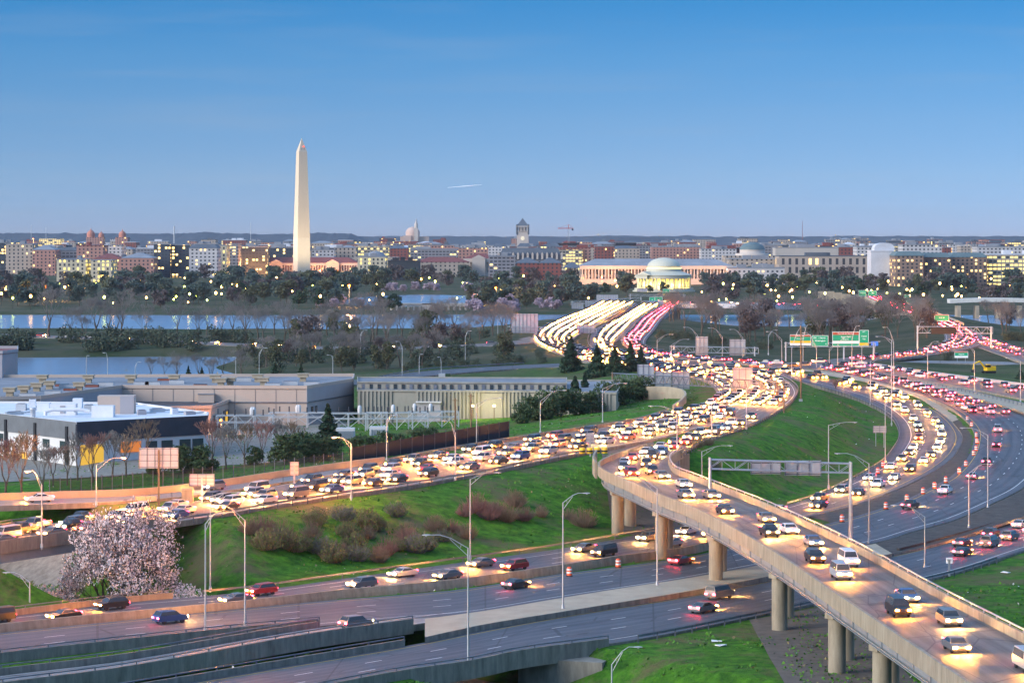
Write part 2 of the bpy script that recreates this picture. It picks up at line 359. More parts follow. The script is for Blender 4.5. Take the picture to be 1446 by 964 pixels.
rB = Road('south bridge', [(1222,420,1246,419,9),(1237,427,1268,426,9),(1260,436,1304,437,9),(1290,447,1339,450,9),(1313,457,1365,461,8.5),(1330,468,1388,473,7.5),(1333,480,1386,486,6.5),
    (1315,490.5,1340,497,6),(1263,500,1275,505,6),(1205,504,1213,510.5,6),(1165,508,1172,514,6)])
rR6 = Road('parkway spur', [(1345,473,1388,473,7.4),(1368,484,1415,482,6.5),(1405,498,1455,494,5.5),(1480,522,1540,512,5)])
rR7 = Road('service', [(1225,508,1225,511,5),(1350,509.5,1350,513,4),(1500,512,1500,517,4)])
rG = Road('parkway ramp', [(430,545,440,550,3.5),(500,536,520,540.5,4),(600,524,610,530,4.5),(720,516,720,521,5),(790,513,790,518,6)])
rM0 = Road('memorial ramp', [(-70,468,-70,471.5,2),(0,471,0,474.5,2),(150,476,150,480,2),(350,485,350,489,2.5),(470,489,470,493,3.5),(600,488,600,492,5),(700,483.5,700,488,7),(748,475,772,482,8)])
rE = Road('frontage', [(545,653.5,540,659,7.9),(490,660.5,490,667.5,7.7),(395,674,395,681.5,7.4),(305,687.5,305,695,7.2),(203,699,203,706,7),(68,704,60,712,7),(-60,708,-60,716,7)])
rX = Road('spur', [(905,424.5,938,430.5,8.2),(1000,425.5,1000,430.8,8.2),(1075,427,1075,431.5,8.0),(1170,430.5,1170,434.5,5)])
for r in (rM1, rM2, rR): r.bridge[:] = r.C[:, 1] > 1440
for r in (rF,): r.bridge[:] = r.C[:, 1] < 545
rB.bridge[:] = rB.C[:, 1] > 1480
rX.bridge[:] = True
STREET = np.array([tuple(P(-60, 826, -5))[:2], tuple(P(35, 845, -5))[:2], tuple(P(330, 905, -5))[:2], tuple(P(700, 985, -5))[:2], tuple(P(980, 1060, -5))[:2]])
def seg_dist(x, y, line):
    best = np.full(x.shape, 1e9)
    for a, b in zip(line[:-1], line[1:]):
        d = b - a; t = np.clip(((x - a[0]) * d[0] + (y - a[1]) * d[1]) / (d @ d), 0, 1)
        best = np.minimum(best, np.hypot(x - a[0] - t * d[0], y - a[1] - t * d[1]))
    return best

# ---------------------------------------------------------------- terrain
def smooth(e0, e1, x):
    t = np.clip((x - e0) / (e1 - e0), 0, 1); return t * t * (3 - 2 * t)
def wob(x, y, s, k): return np.sin(x * s + k) * np.cos(y * s * 1.3 + 2 * k) + 0.5 * np.sin(x * s * 2.3 + y * s * 1.7 + 3 * k)
def water_amount(x, y):
    """signed metres inside the water (positive = wet)"""
    far = 1828 + 6 * wob(x, y, 0.010, 1); near = 1490 + 14 * wob(x, y, 0.012, 2) - 0.10 * x * (x < 0)
    river = np.minimum(far - y, y - near)
    b = np.stack([(x + 78) / 62, (y - 2235) / 215]); basin = (1 - np.sqrt((b**2).sum(0))) * 60
    lag = np.minimum(np.minimum(1190 + 5 * wob(x, y, .02, 4) - y, y - 985), (-104 + 6 * wob(x, y, .03, 5) - x - 0.10 * (y - 985)))
    return np.maximum(np.maximum(river, basin), lag)
LIST = [rM1, rA, rF, rM2, rR, rL2b, rR3, rR4, rB, rR6, rR7, rG, rM0, rE]
RS = []
for r in LIST:
    ok = ~r.bridge
    RS.append((r.C[ok], r.W[ok] / 2))
def height(x, y):
    x = np.asarray(x, float); y = np.asarray(y, float); sh = x.shape; x = x.ravel(); y = y.ravel()
    base = 0.2 + 0.25 * wob(x, y, 0.05, 1.3) + 0.12 * wob(x, y, 0.21, 0.4)
    hill = 3.5 * np.exp(-(((x + 260) / 420)**2 + ((y - 3330) / 260)**2)); base = base + hill
    num = np.zeros_like(x); den = np.zeros_like(x); cap = np.full_like(x, 1e9); near = y < 1700
    idx = np.nonzero(near & (np.abs(x) < 420))[0]
    for c, hw in RS:
        for k0 in range(0, len(idx), 6000):
            ii = idx[k0:k0 + 6000]; dx = x[ii][:, None] - c[None, :, 0]; dy = y[ii][:, None] - c[None, :, 1]
            d = np.sqrt(dx * dx + dy * dy); e = d - hw[None]
            j = np.argmin(e, 1); ee = e[np.arange(len(ii)), j]; z = c[j, 2]
            wgt = 1.0 / (np.maximum(ee, 0) + 1.5)**2.4
            num[ii] += wgt * (z - 0.30); den[ii] += wgt
            inside = ee < 1.6
            cap[ii[inside]] = np.minimum(cap[ii[inside]], z[inside] - 0.32)
            mid = (ee >= 1.6) & (ee < 9)
            cap[ii[mid]] = np.minimum(cap[ii[mid]], z[mid] - 0.25 + (ee[mid] - 1.6) * 0.55)
    wb = 1.0 / 30.0**2.4
    h = np.where(den > 0, (num + wb * base) / (den + wb) + (base - 0.2) * 0.35, base)
    h = np.minimum(h, cap)
    ds = seg_dist(x, y, STREET); st = -5 + np.maximum(0, ds - 8.5) / 1.5
    h = np.where((y < 480) & (x < 60), np.minimum(h, st), h)
    g1 = (rL2b.B[:-3] + np.array([0, -2.2, 0]))[:, :2]; g2 = (rL2b.A[4:] + np.array([0, 2.0, 0]))[:, :2]
    for gl in (g1, g2):                                   # open gaps between the side by side bridges
        dg = seg_dist(x, y, gl); h = np.where((y < 400) & (x < -9), np.minimum(h, -5 + np.maximum(0, dg - 2.2) * 1.6), h)
    wa = water_amount(x, y)
    h = np.where(wa > -14, np.minimum(h, -1.6 - wa * 0.16), h)
    return np.maximum(h, -6).reshape(sh)
def H1(x, y): return float(height(np.array([x]), np.array([y]))[0])
ys = np.concatenate([np.arange(282, 700, 1.6), np.arange(700, 1010, 3.5), np.arange(1010, 1240, 4.5), np.arange(1240, 1480, 7), np.arange(1480, 1900, 9), np.arange(1900, 2600, 22), np.geomspace(2600, 10400, 30)])
xs = np.concatenate([-np.geomspace(4400, 420, 20), np.arange(-400, -140, 9), np.arange(-140, 140, 1.6), np.arange(141, 420, 9), np.geomspace(430, 4400, 20)])
GX, GY = np.meshgrid(xs, ys); GZ = height(GX, GY)
nx_, ny_ = len(xs), len(ys)
gv = np.stack([GX.ravel(), GY.ravel(), GZ.ravel()], 1)
ii = np.arange(nx_ * ny_).reshape(ny_, nx_)
gf = np.stack([ii[:-1, :-1], ii[:-1, 1:], ii[1:, 1:], ii[1:, :-1]], -1).reshape(-1, 4)
def grass_mat():
    m = bpy.data.materials.new('grass_ground'); m.use_nodes = True; t = m.node_tree; b = t.nodes['Principled BSDF']
    b.inputs['Roughness'].default_value = 0.95; b.inputs['Specular IOR Level'].default_value = 0.15
    c = t.nodes.new('ShaderNodeTexCoord')
    def noise(s, d, r=0.6):
        n = t.nodes.new('ShaderNodeTexNoise'); n.inputs['Scale'].default_value = s; n.inputs['Detail'].default_value = d; n.inputs['Roughness'].default_value = r
        t.links.new(c.outputs['Object'], n.inputs['Vector']); return n
    n1 = noise(0.45, 8, 0.7); r1 = t.nodes.new('ShaderNodeValToRGB')
    r1.color_ramp.elements[0].position = 0.35; r1.color_ramp.elements[0].color = (0.018, 0.072, 0.006, 1)
    r1.color_ramp.elements[1].position = 0.68; r1.color_ramp.elements[1].color = (0.085, 0.245, 0.014, 1)
    t.links.new(n1.outputs[0], r1.inputs[0])
    n2 = noise(0.055, 9, 0.72); r2 = t.nodes.new('ShaderNodeValToRGB')
    r2.color_ramp.elements[0].position = 0.49; r2.color_ramp.elements[0].color = (0, 0, 0, 1)
    r2.color_ramp.elements[1].position = 0.60; r2.color_ramp.elements[1].color = (0.85, 0.85, 0.85, 1)
    t.links.new(n2.outputs[0], r2.inputs[0])
    x = t.nodes.new('ShaderNodeMix'); x.data_type = 'RGBA'; x.inputs[7].default_value = (0.13, 0.105, 0.055, 1)
    t.links.new(r2.outputs[0], x.inputs[0]); t.links.new(r1.outputs[0], x.inputs[6])
    sp = t.nodes.new('ShaderNodeSeparateXYZ'); t.links.new(c.outputs['Object'], sp.inputs[0]); mm = t.nodes.new('ShaderNodeMapRange'); mm.inputs['From Min'].default_value = 720; mm.inputs['From Max'].default_value = 1000
    t.links.new(sp.outputs['Y'], mm.inputs['Value']); n4 = noise(0.02, 7, .7); r4 = t.nodes.new('ShaderNodeValToRGB'); r4.color_ramp.elements[0].color = (.026, .046, .018, 1); r4.color_ramp.elements[1].color = (.085, .080, .050, 1)
    r4.color_ramp.elements[0].position = .4; r4.color_ramp.elements[1].position = .62; t.links.new(n4.outputs[0], r4.inputs[0])
    x2 = t.nodes.new('ShaderNodeMix'); x2.data_type = 'RGBA'; t.links.new(mm.outputs[0], x2.inputs[0]); t.links.new(x.outputs[2], x2.inputs[6]); t.links.new(r4.outputs[0], x2.inputs[7]); t.links.new(x2.outputs[2], b.inputs['Base Color'])
    bp = t.nodes.new('ShaderNodeBump'); bp.inputs['Strength'].default_value = 0.8; bp.inputs['Distance'].default_value = 0.6
    n3 = noise(1.6, 6, 0.75); t.links.new(n3.outputs[0], bp.inputs['Height']); t.links.new(bp.outputs[0], b.inputs['Normal'])
    return m
M_grass = grass_mat()
g = MB(); g.v = [tuple(q) for q in gv]; g.f = [tuple(q) for q in gf.tolist()]; g.mi = [0] * len(g.f); g.sm = [True] * len(g.f)
struct(g.build('ground', M_grass), 'grassy ground sloping between the highways and out to the river', 'ground')

def water_mat():
    m = bpy.data.materials.new('river_water'); m.use_nodes = True; t = m.node_tree; b = t.nodes['Principled BSDF']
    b.inputs['Base Color'].default_value = (0.17, 0.22, 0.30, 1); b.inputs['Roughness'].default_value = 0.20; b.inputs['IOR'].default_value = 1.33
    c = t.nodes.new('ShaderNodeTexCoord'); n = t.nodes.new('ShaderNodeTexNoise'); n.inputs['Scale'].default_value = 0.25; n.inputs['Detail'].default_value = 4
    t.links.new(c.outputs['Object'], n.inputs['Vector'])
    bp = t.nodes.new('ShaderNodeBump'); bp.inputs['Strength'].default_value = 0.16; bp.inputs['Distance'].default_value = 0.4
    t.links.new(n.outputs[0], bp.inputs['Height']); t.links.new(bp.outputs[0], b.inputs['Normal']); return m
wm = MB().add([(-3000, 960, -1.6), (3000, 960, -1.6), (3000, 2700, -1.6), (-3000, 2700, -1.6)], [(0, 1, 2, 3)])
struct(wm.build('water', water_mat()), 'calm blue grey river, lagoon and basin reflecting the evening sky', 'water')

# wooded hills on the horizon
M_hill = mat('wooded_hill', (0.050, 0.068, 0.090), 0.95, col2=(0.032, 0.046, 0.066), scale=0.02, detail=8)
def hill(name, Y, top, x0, x1, seed, label):
    b = MB(); n = 260; rr = random.Random(seed); vs = []
    for i in range(n + 1):
        px = x0 + (x1 - x0) * i / n; e = min(1, min(i, n - i) / 22); t = top + 2.2 * mnoise.noise((px * 0.012, seed, 0)) + 1.3 * mnoise.noise((px * .05, seed, 1)) + 0.9 * mnoise.noise((px * .3, seed, 2)) + rr.uniform(-.35, .35)
        z = 2 + (zrow(t, Y) - 2) * e; q = at(px, Y)
        vs += [(q.x, q.y - 700, 0), (q.x, q.y - 320, z * .6), (q.x, q.y, z), (q.x, q.y + 500, z * .8), (q.x, q.y + 900, 0)]
    b.add(vs, [(i * 5 + j, (i + 1) * 5 + j, (i + 1) * 5 + j + 1, i * 5 + j + 1) for i in range(n) for j in range(4)], 0, True)
    struct(b.build(name, M_hill), label, 'hill')
hill('hills', 9000, 333.5, -300, 1750, 3, 'long low wooded ridge along the whole horizon')
hill('hills', 8200, 329.5, -200, 560, 8, 'wooded rise behind the city on the left of the obelisk')
hill('hills', 7600, 335.5, 845, 960, 21, 'small rounded wooded hill behind the white domed memorial')

# ---------------------------------------------------------------- road surfaces
rM1.slab('road', M_asph2, 'wide inbound highway coming off the bridge and bending in an S above the grass', 'road')
rA.slab('road', M_asph2, 'highway branch running left past the industrial buildings', 'road', dz=-0.02)
rF.slab('road', M_asph2, 'curved roadway on top of the concrete flyover', 'road', thick=0.3, dz=0.02)
rM2.slab('road', M_asph, 'looping highway passing under the flyover to the lower left', 'road', dz=-0.03)
rR.slab('road', M_asph, 'dark blue grey highway looping from the right edge under the flyover', 'road', dz=0.01)
rL2b.slab('road', M_deck, 'narrow concrete slip road between parapets in the lower left', 'road', dz=-0.02)
rR3.slab('road', M_asph, 'outermost highway along the lower edge, passing under the flyover', 'road')
rR4.slab('road', M_asph2, 'upper right highway leaving past the excavator', 'road', dz=0.02)
rB.slab('road', M_asph2, 'roadway over the right hand river bridge and its curved ramp', 'road')
rR6.slab('road', M_asph2, 'short spur road going off to the right below the river bridge', 'road', dz=-0.02)
rR7.slab('road', M_deck, 'level service road behind the excavator lot', 'road', thick=.4)
rG.slab('road', M_asph, 'dark ramp curving behind the concrete hall', 'road')
rM0.slab('road', M_asph2, 'parkway road among the bare trees on the river bank', 'road', dz=-0.02)
rE.slab('road', M_deck, 'narrow frontage lane along the black fence', 'road', dz=0.01)
rX.slab('road', M_deck, 'spur roadway leaving the bridge to the right in front of the domed memorial', 'road', thick=1.6)
for r, fr in ((rM1, (.22, .4, .58, .76)), (rA, (.3, .5, .7)), (rF, (.5,)), (rM2, (.42, .64)), (rR, (.35, .6)), (rR3, (.36, .62)), (rR4, (.5,)), (rB, (.5,)), (rG, (.5,))):
    r.stripes(fr, (3.0, 9.0), 0.18)
for r, fr in ((rM1, (.04, .96)), (rA, (.04, .95)), (rF, (.09,)), (rM2, (.2,)), (rR, (.9,)), (rR3, (.90,)), (rR4, (.05, .95)), (rB, (.05, .95)), (rL2b, (.08, .92))):
    r.stripes(fr, None, 0.16)
for r, fr in ((rF, (.92,)), (rM2, (.9,)), (rR, (.08,)), (rR3, (.07,)), (rE, (.93,))): r.stripes(fr, None, 0.16, M_ypaint)

# concrete and planted strips between the carriageways
def strip(name, st, m, label, thick=0.5, cat='median'):
    r = Road(label, st, 5.0); return r.slab(name, m, label, cat, thick=thick)
strip('median', [(600,873,600,899,.75),(683,862,683,881,.75),(785,845,785,864.5,.75),(887,828.5,887,848,.75),(970,816,970,834.5,.75),(1130,787,1130,805,.75),(1236,767,1260,781,.75)], M_tanconc, 'raised tan concrete median with a street lamp between the lower carriageways', 1.1)
strip('median', [(1110,524,1120,519,6.9),(1165,530,1200,529.5,6.1),(1224,540,1271,548.5,5.1),(1289,558,1317,563,4.2),(1320,576,1343,576,3.2),(1345,595,1360,590,2.6)], M_tanconc, 'tan concrete median strip on the upper part of the loop', .6)
M_soil = mat('dark_gravel', (0.060, 0.052, 0.046), 0.95, var=0.45, scale=0.6, bump=.4, detail=8)
strip('verge', [(1345,595.5,1361,590.5,2.5),(1359,615,1374,612,2.0),(1353,637,1370,641,1.5),(1333,656,1344,672,1.1),(1291,681,1309,691,.75),(1241,702,1275,707,.45),(1191,718,1231,722,.2),(1144,729,1174,738,0)], M_soil, 'dark gravel verge between the two looping carriageways', .5, 'verge')
strip('verge', [(1236,767,1262,782,.35),(1291,751,1320,768,.4),(1345,736,1364,755,.5),(1401,712,1446,729,.9),(1446,689,1600,689,1.3),(1481,653,1650,650,1.7)], M_soil, 'dark gravel verge inside the right edge above the outer road', .5, 'verge')
strip('median', [(1213,523,1200,521.8,6.05),(1265,533,1262,534,5.4),(1329,542,1340,552,5.2),(1446,564,1440,580,4.2),(1600,596,1500,612,4)], M_tanconc, 'tan strip with a guardrail dividing the two right hand highways', .5)

# draped slope paving under the flyover
M_pave = mat('slope_paving', (0.115, 0.095, 0.075), 0.9, var=0.3, scale=0.5, detail=8)
def drape(name, poly, m, label, step=2.0, dz=0.06, cat='paving', zg=0):
    b = MB(); q = [P(x, y, zg) for x, y in poly]   # four corners
    n = 26; vs = []
    pts = []
    for i in range(n + 1):
        for j in range(n + 1):
            u, v = i / n, j / n; p = (q[0] * (1 - u) + q[1] * u) * (1 - v) + (q[3] * (1 - u) + q[2] * u) * v; pts.append((p.x, p.y))
    pts = np.array(pts); z = height(pts[:, 0], pts[:, 1]) + dz
    b.add([(p[0], p[1], zz) for p, zz in zip(pts, z)], [(i * (n + 1) + j, (i + 1) * (n + 1) + j, (i + 1) * (n + 1) + j + 1, i * (n + 1) + j + 1) for i in range(n) for j in range(n)])
    if True:
        f = b.f[0]; a, c, d = (Vector(b.v[k]) for k in f[:3])
        if (c - a).cross(d - a).z < 0: b.f = [x[::-1] for x in b.f]
    struct(b.build(name, m), label, cat)
drape('paving', [(838,664),(868,757),(985,748),(905,664)], M_pave, 'brown slope paving under the upper end of the flyover', dz=.05)
drape('paving', [(1058,872),(1112,975),(1330,1000),(1180,850)], M_pave, 'dark slope paving under the near end of the flyover', dz=.05)
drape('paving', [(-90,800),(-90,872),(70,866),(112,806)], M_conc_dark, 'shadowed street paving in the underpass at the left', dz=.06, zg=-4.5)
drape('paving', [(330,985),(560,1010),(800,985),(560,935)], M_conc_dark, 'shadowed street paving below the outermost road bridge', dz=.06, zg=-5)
drape('yard', [(-140,560),(-140,700),(400,672),(500,600)], M_conc_dark, 'paved yard around the white and black hall', dz=.10, zg=0, cat='yard')

# ---------------------------------------------------------------- barriers, parapets, guardrails
def rails_on(t, pts, h, m=M_rail, every=6.0):
    p = np.array(pts, float); o = np.array(t.location)
    q = p - o; q[:, 2] += h
    b = along(q, [(-0.07, 0), (-0.07, .13), (.07, .13), (.07, 0)]); d = np.r_[0, np.cumsum(np.linalg.norm(np.diff(q, axis=0), axis=1))]
    k = int(d[-1] / every)
    for i in range(k + 1):
        x = [np.interp(d[-1] * i / max(1, k), d, q[:, j]) for j in range(3)]; b.box((x[0], x[1], x[2] - .2), (.16, .16, .5))
    return b.build('top_rail', m, t)
def parapet(pts, label, h=.95, lo=-1.3, rail=True, m=M_conc_dark, wd=.35, rm=M_rail, group=None):
    p = np.array(pts, float); t = thing('parapet', label, 'parapet', tuple(p[0]), 0, group); q = p - p[0]
    along(q, wallprof(wd, h, lo)).build('wall', m, t)
    if rail: rails_on(t, p, h + .28, rm)
    return t
def pxl(lst, n=60): return resample([P(x, y, z) for x, y, z in lst], n)
def seg(r, f, off, cond):
    p = r.line(f, off); k = np.array([cond(723 + q[0] * FPX / q[1]) for q in p]); return p[k]
# west ramp
barrier('barrier', seg(rA, 0, -.5, lambda x: 540 < x < 945), 'long grey concrete barrier along the far side of the left highway branch', wallprof(.4, .8), M_conc_dark)
guardrail(seg(rA, 1, .7, lambda x: 225 < x < 832), 'steel guardrail on the near side of the left highway branch above the grass')
parapet(seg(rA, 1, .2, lambda x: x < 240), 'grey parapet of the bridge over the left underpass', lo=-1.0)
parapet(seg(rA, 0, -.2, lambda x: x < 75), 'far parapet of the bridge over the left underpass', lo=-1.0)
along(seg(rA, 1, -.3, lambda x: x < 200), wallprof(.5, -1.05, -2.4)).build('bridge_girder', M_girder)['label'] = 'blue grey steel girder over the left underpass'
bpy.data.objects['bridge_girder']['category'] = 'girder'
barrier('retaining_wall', seg(rE, 0, -.4, lambda x: -80 < x < 545), 'pale concrete wall between the frontage lane and the black fence', wallprof(.4, 1.2, -.8), M_tanconc, 'wall')
barrier('barrier', pxl([(951,580,9),(964,570,9),(968,563,9),(962,557,9),(944,553.5,9),(905,553,8)]), 'curved tan barrier around the exit ramp inside the S bend', wallprof(.5, 1.5, -2.5), M_tanconc)
# S bend and flyover
guardrail(pxl([(1100,531,9.2),(1118,540,9),(1127,552,9),(1113,573,9),(1067,599.5,9),(1000,623.5,9.3),(962,643,9.6)]), 'steel guardrail round the outside of the S bend above the green triangle')
fl = thing('flyover_bridge', 'curved concrete flyover on round columns crossing the lower roads', 'bridge', (0, 0, 0))
iF = [i for i in range(rF.n) if rF.C[i, 1] < 535]
Fa, Fb, Fc = rF.A[iF], rF.B[iF], rF.C[iF]; FN = rF.N[iF]
along(Fa - FN * .15, [(-.2, -.9), (-.2, 1.0), (.2, 1.0), (.2, -.9)]).build('barrier', M_conc, fl)
rb = along(Fb + FN * .15, [(-.2, -.9), (-.2, 1.0), (.2, 1.0), (.2, -.9)]).build('barrier', M_conc, fl)
q = Fb + FN * .15; q[:, 2] += 1.3; tr = along(q, [(-.08, 0), (-.08, .14), (.08, .14), (.08, 0)]); d = np.r_[0, np.cumsum(np.linalg.norm(np.diff(q, axis=0), axis=1))]
for k in np.arange(0, d[-1], 5.0):
    x = [np.interp(k, d, q[:, j]) for j in range(3)]; tr.box((x[0], x[1], x[2] - .15), (.15, .15, .42))
tr.build('top_rail', M_galv, fl)
sl_ = MB(); vs = []
for a, b_ in zip(Fa, Fb): vs += [(a[0], a[1], a[2] - .30), (b_[0], b_[1], b_[2] - .30), (b_[0], b_[1], b_[2] - .75), (a[0], a[1], a[2] - .75)]
sl_.add(vs, [(i * 4 + j, i * 4 + (j + 1) % 4, i * 4 + 4 + (j + 1) % 4, i * 4 + 4 + j) for i in range(len(Fa) - 1) for j in range(4)]).build('deck_slab', M_conc, fl)
for f in (.06, .35, .65, .94):
    p = Fa * (1 - f) + Fb * f
    gb = along(p, [(-.03, -2.55), (-.03, -.76), (.03, -.76), (.03, -2.55)]); gb2 = along(p, [(-.3, -2.62), (-.3, -2.54), (.3, -2.54), (.3, -2.62)])
    gb.add(gb2.v, gb2.f)
    dd = np.r_[0, np.cumsum(np.linalg.norm(np.diff(p, axis=0), axis=1))]
    for k in np.arange(3, dd[-1], 7.5):   # stiffeners
        x = [np.interp(k, dd, p[:, j]) for j in range(3)]; gb.box((x[0], x[1], x[2] - 1.65), (.34, .12, 1.7))
    gb.build('girder', M_girder, fl)
for f in (.03,):
    p = Fa * (1 - f) + Fb * f; along(p, [(-.06, -2.3), (-.06, -2.15), (.06, -2.15), (.06, -2.3)]).build('pipe', M_galv, fl)
# round columns with cross heads
def flyover_at(Y, f):
    a = [np.interp(-Y, -rF.C[:, 1], (rF.A * (1 - f) + rF.B * f)[:, k]) for k in range(3)]; return a
for Y in (272, 297, 322, 360, 405, 440, 472, 505):
    for f, dy in ((.15, 0), (.42, 9)):
        a = flyover_at(Y + dy, f); zb = min(H1(a[0], a[1]), 0) - .5; zt = a[2] - 3.3
        MB().tube((a[0], a[1], zb), (a[0], a[1], zt), 1.05, n=28, cap=True).build('column', M_conc, fl)
    a, b_ = flyover_at(Y, .02), flyover_at(Y, .98)
    cx_, cy_ = (a[0] + b_[0]) / 2, (a[1] + b_[1]) / 2; L_ = math.hypot(b_[0] - a[0], b_[1] - a[1]); ang = math.atan2(b_[1] - a[1], b_[0] - a[0])
    MB().box((cx_, cy_, a[2] - 2.97), (L_ * .92, 1.5, .66), ang).build('cross_beam', M_conc, fl)
a, b_ = flyover_at(533, 0), flyover_at(533, 1); ang = math.atan2(b_[1] - a[1], b_[0] - a[0])
MB().box(((a[0] + b_[0]) / 2, (a[1] + b_[1]) / 2, 5.2), (math.hypot(b_[0] - a[0], b_[1] - a[1]) + .8, 2.5, 8.2), ang).build('abutment', M_conc, fl)
# gore crash cushion
M_yel = mat('yellow_plastic', (0.75, 0.50, 0.02), 0.4, var=.1)
t = thing('crash_cushion', 'row of yellow and black crash cushion barrels at the flyover gore', 'crash cushion', tuple(P(841, 640, 9.6)))
for i in range(4):
    o = MB().lathe([(.55, 0), (.6, .1), (.6, 1.0), (.5, 1.12)], 16).build('barrel', M_yel, t); o.location = (-2.6 + i * 1.45, 0.2 * i, 0)
    MB().lathe([(.62, .28), (.62, .62)], 16, cap=False).build('band', M_dark, o)
barrier('barrier', pxl([(842,642,9.8),(839,648,10),(838,653,10),(842,660,10)], 14), 'concrete barrier nose at the flyover gore', wallprof(.4, 1.0, -2.0))
# lower roads
guardrail(seg(rM2, 0, -.8, lambda x: 245 < x < 955)[-0:], 'steel guardrail below the green slope along the middle road')
parapet(seg(rM2, 0, -.4, lambda x: x < 280), 'brown parapet with a steel rail at the far side of the lower left road', lo=-1.2, m=M_conc, h=.8)
i1 = np.array([723 + q_[0] * FPX / q_[1] < 1130 and q_[1] < 520 for q_ in rM2.B])
barrier('median_wall', rM2.B[i1] + rM2.N[i1] * .45, 'stained concrete median wall between the middle carriageways', [(-.45, -.4), (-.38, .2), (-.2, 1.0), (.2, 1.0), (.38, .2), (.45, -.4)], M_conc, 'wall')
parapet(seg(rR, 1, .3, lambda x: x < 478), 'dark parapet with rail beside the lower left carriageway, uppermost of four', lo=-1.4)
parapet(seg(rL2b, 0, -.35, lambda x: x < 470), 'dark parapet along the upper side of the narrow slip road', lo=-1.4, h=.8)
parapet(seg(rL2b, 1, .35, lambda x: x < 590), 'dark parapet along the near side of the narrow slip road', lo=-1.1, h=.9)
parapet(seg(rR3, 0, -.35, lambda x: x < 600), 'dark parapet on the far side of the outermost lower road', lo=-1.4, h=.8)
parapet(seg(rR3, 1, .35, lambda x: x < 872), 'grey parapet on the near side of the outermost lower road, above the underpass', lo=-1.5, h=.8)
guardrail(seg(rR3, 1, .8, lambda x: 866 < x < 1420), 'steel guardrail along the near edge of the outermost road beside the grass')
barrier('retaining_wall', seg(rR3, 0, -.6, lambda x: 1255 < x < 1620), 'low dark wall along the far edge of the outermost road at the right', wallprof(.5, .75), M_soil, 'wall')
guardrail(pxl([(1160,547,5.6),(1187,555.5,5),(1229,571.5,4),(1256,587,3),(1268.5,603,2.4),(1269.5,619,1.8),(1261,634.5,1.3),(1248,650.5,1),(1222,667,.7),(1196,681,.4),(1150,702,.2),(1112,714,0)]), 'curved steel guardrail along the inside of the loop below the green triangle')
barrier('barrier', pxl([(1213,512.5,6.1),(1262,520,5.8),(1310,527,5.5),(1434,543,5),(1600,566,5)]), 'white concrete barrier in front of the excavator lot', wallprof(.4, .8), M_signback)
guardrail(pxl([(1205,522.5,6.1),(1265,533.5,5.5),(1335,547,5.2),(1446,572,4.5),(1520,592,4)]), 'steel guardrail on the tan strip at the right')
guardrail(pxl([(520,537,4.3),(600,523,4.6),(680,517.5,5),(740,514.5,5.3)]), 'steel guardrail along the ramp behind the concrete hall', 4)
# abutments under the outermost road bridge
for px_, py_, lab in ((815, 918, 'ribbed concrete abutment under the right end of the outermost road bridge'),):
    q = P(px_, py_, 0); MB().box((q.x, q.y + 6, -3.2), (11, 14, 4.1), R(-18)).build('abutment', M_conc_dark); tag(bpy.data.objects['abutment.001'] if 'abutment.001' in bpy.data.objects else bpy.data.objects['abutment'], lab, 'abutment')

# piers of the river bridges
rp = thing('river_bridge', 'long low girder bridge carrying the highway over the river', 'bridge', (0, 0, 0))
for r in (rM1, rM2, rR, rX):
    k = [i for i in range(r.n) if r.C[i, 1] > 1450]
    for f in (.1, .9):
        p = r.A[k] * (1 - f) + r.B[k] * f; along(p, [(-.3, -2.6), (-.3, -.9), (.3, -.9), (.3, -2.6)]).build('girder', M_girder, rp)
for r in (rM1, rM2, rR):
    for Y in range(1480, 1840, 42):
        o = np.argsort(r.C[:, 1]); a = [np.interp(Y, r.C[o, 1], r.A[o, k]) for k in range(3)]; b_ = [np.interp(Y, r.C[o, 1], r.B[o, k]) for k in range(3)]
        MB().box(((a[0] + b_[0]) / 2, Y, 1.2), (abs(b_[0] - a[0]) * .9, 2.2, 8.4)).build('pier', M_conc, rp)
barrier('parapet', rX.line(1, .2), 'pale curved parapet of the spur leaving the river bridge', wallprof(.4, 1.1, -1.8), M_signback, 'parapet')
ik = rB.C[:, 1] > 1330
sb = thing('river_bridge', 'right hand river bridge with a pale parapet and square piers', 'bridge', (0, 0, 0))
along(rB.A[ik] - rB.N[ik] * .2, wallprof(.4, 1.1, -2.2)).build('parapet', M_tanconc, sb); along(rB.B[ik] + rB.N[ik] * .2, wallprof(.4, 1.1, -2.2)).build('parapet', M_tanconc, sb)
o = np.argsort(rB.C[:, 1])
for Y in range(1500, 2200, 52):
    a = [np.interp(Y, rB.C[o, 1], rB.A[o, k]) for k in range(3)]; b_ = [np.interp(Y, rB.C[o, 1], rB.B[o, k]) for k in range(3)]
    MB().box(((a[0] + b_[0]) / 2, Y, (a[2] - 1) / 2 - 2), (abs(b_[0] - a[0]) * .85, 3.0, a[2] + 1.5)).build('pier', M_tanconc, sb)

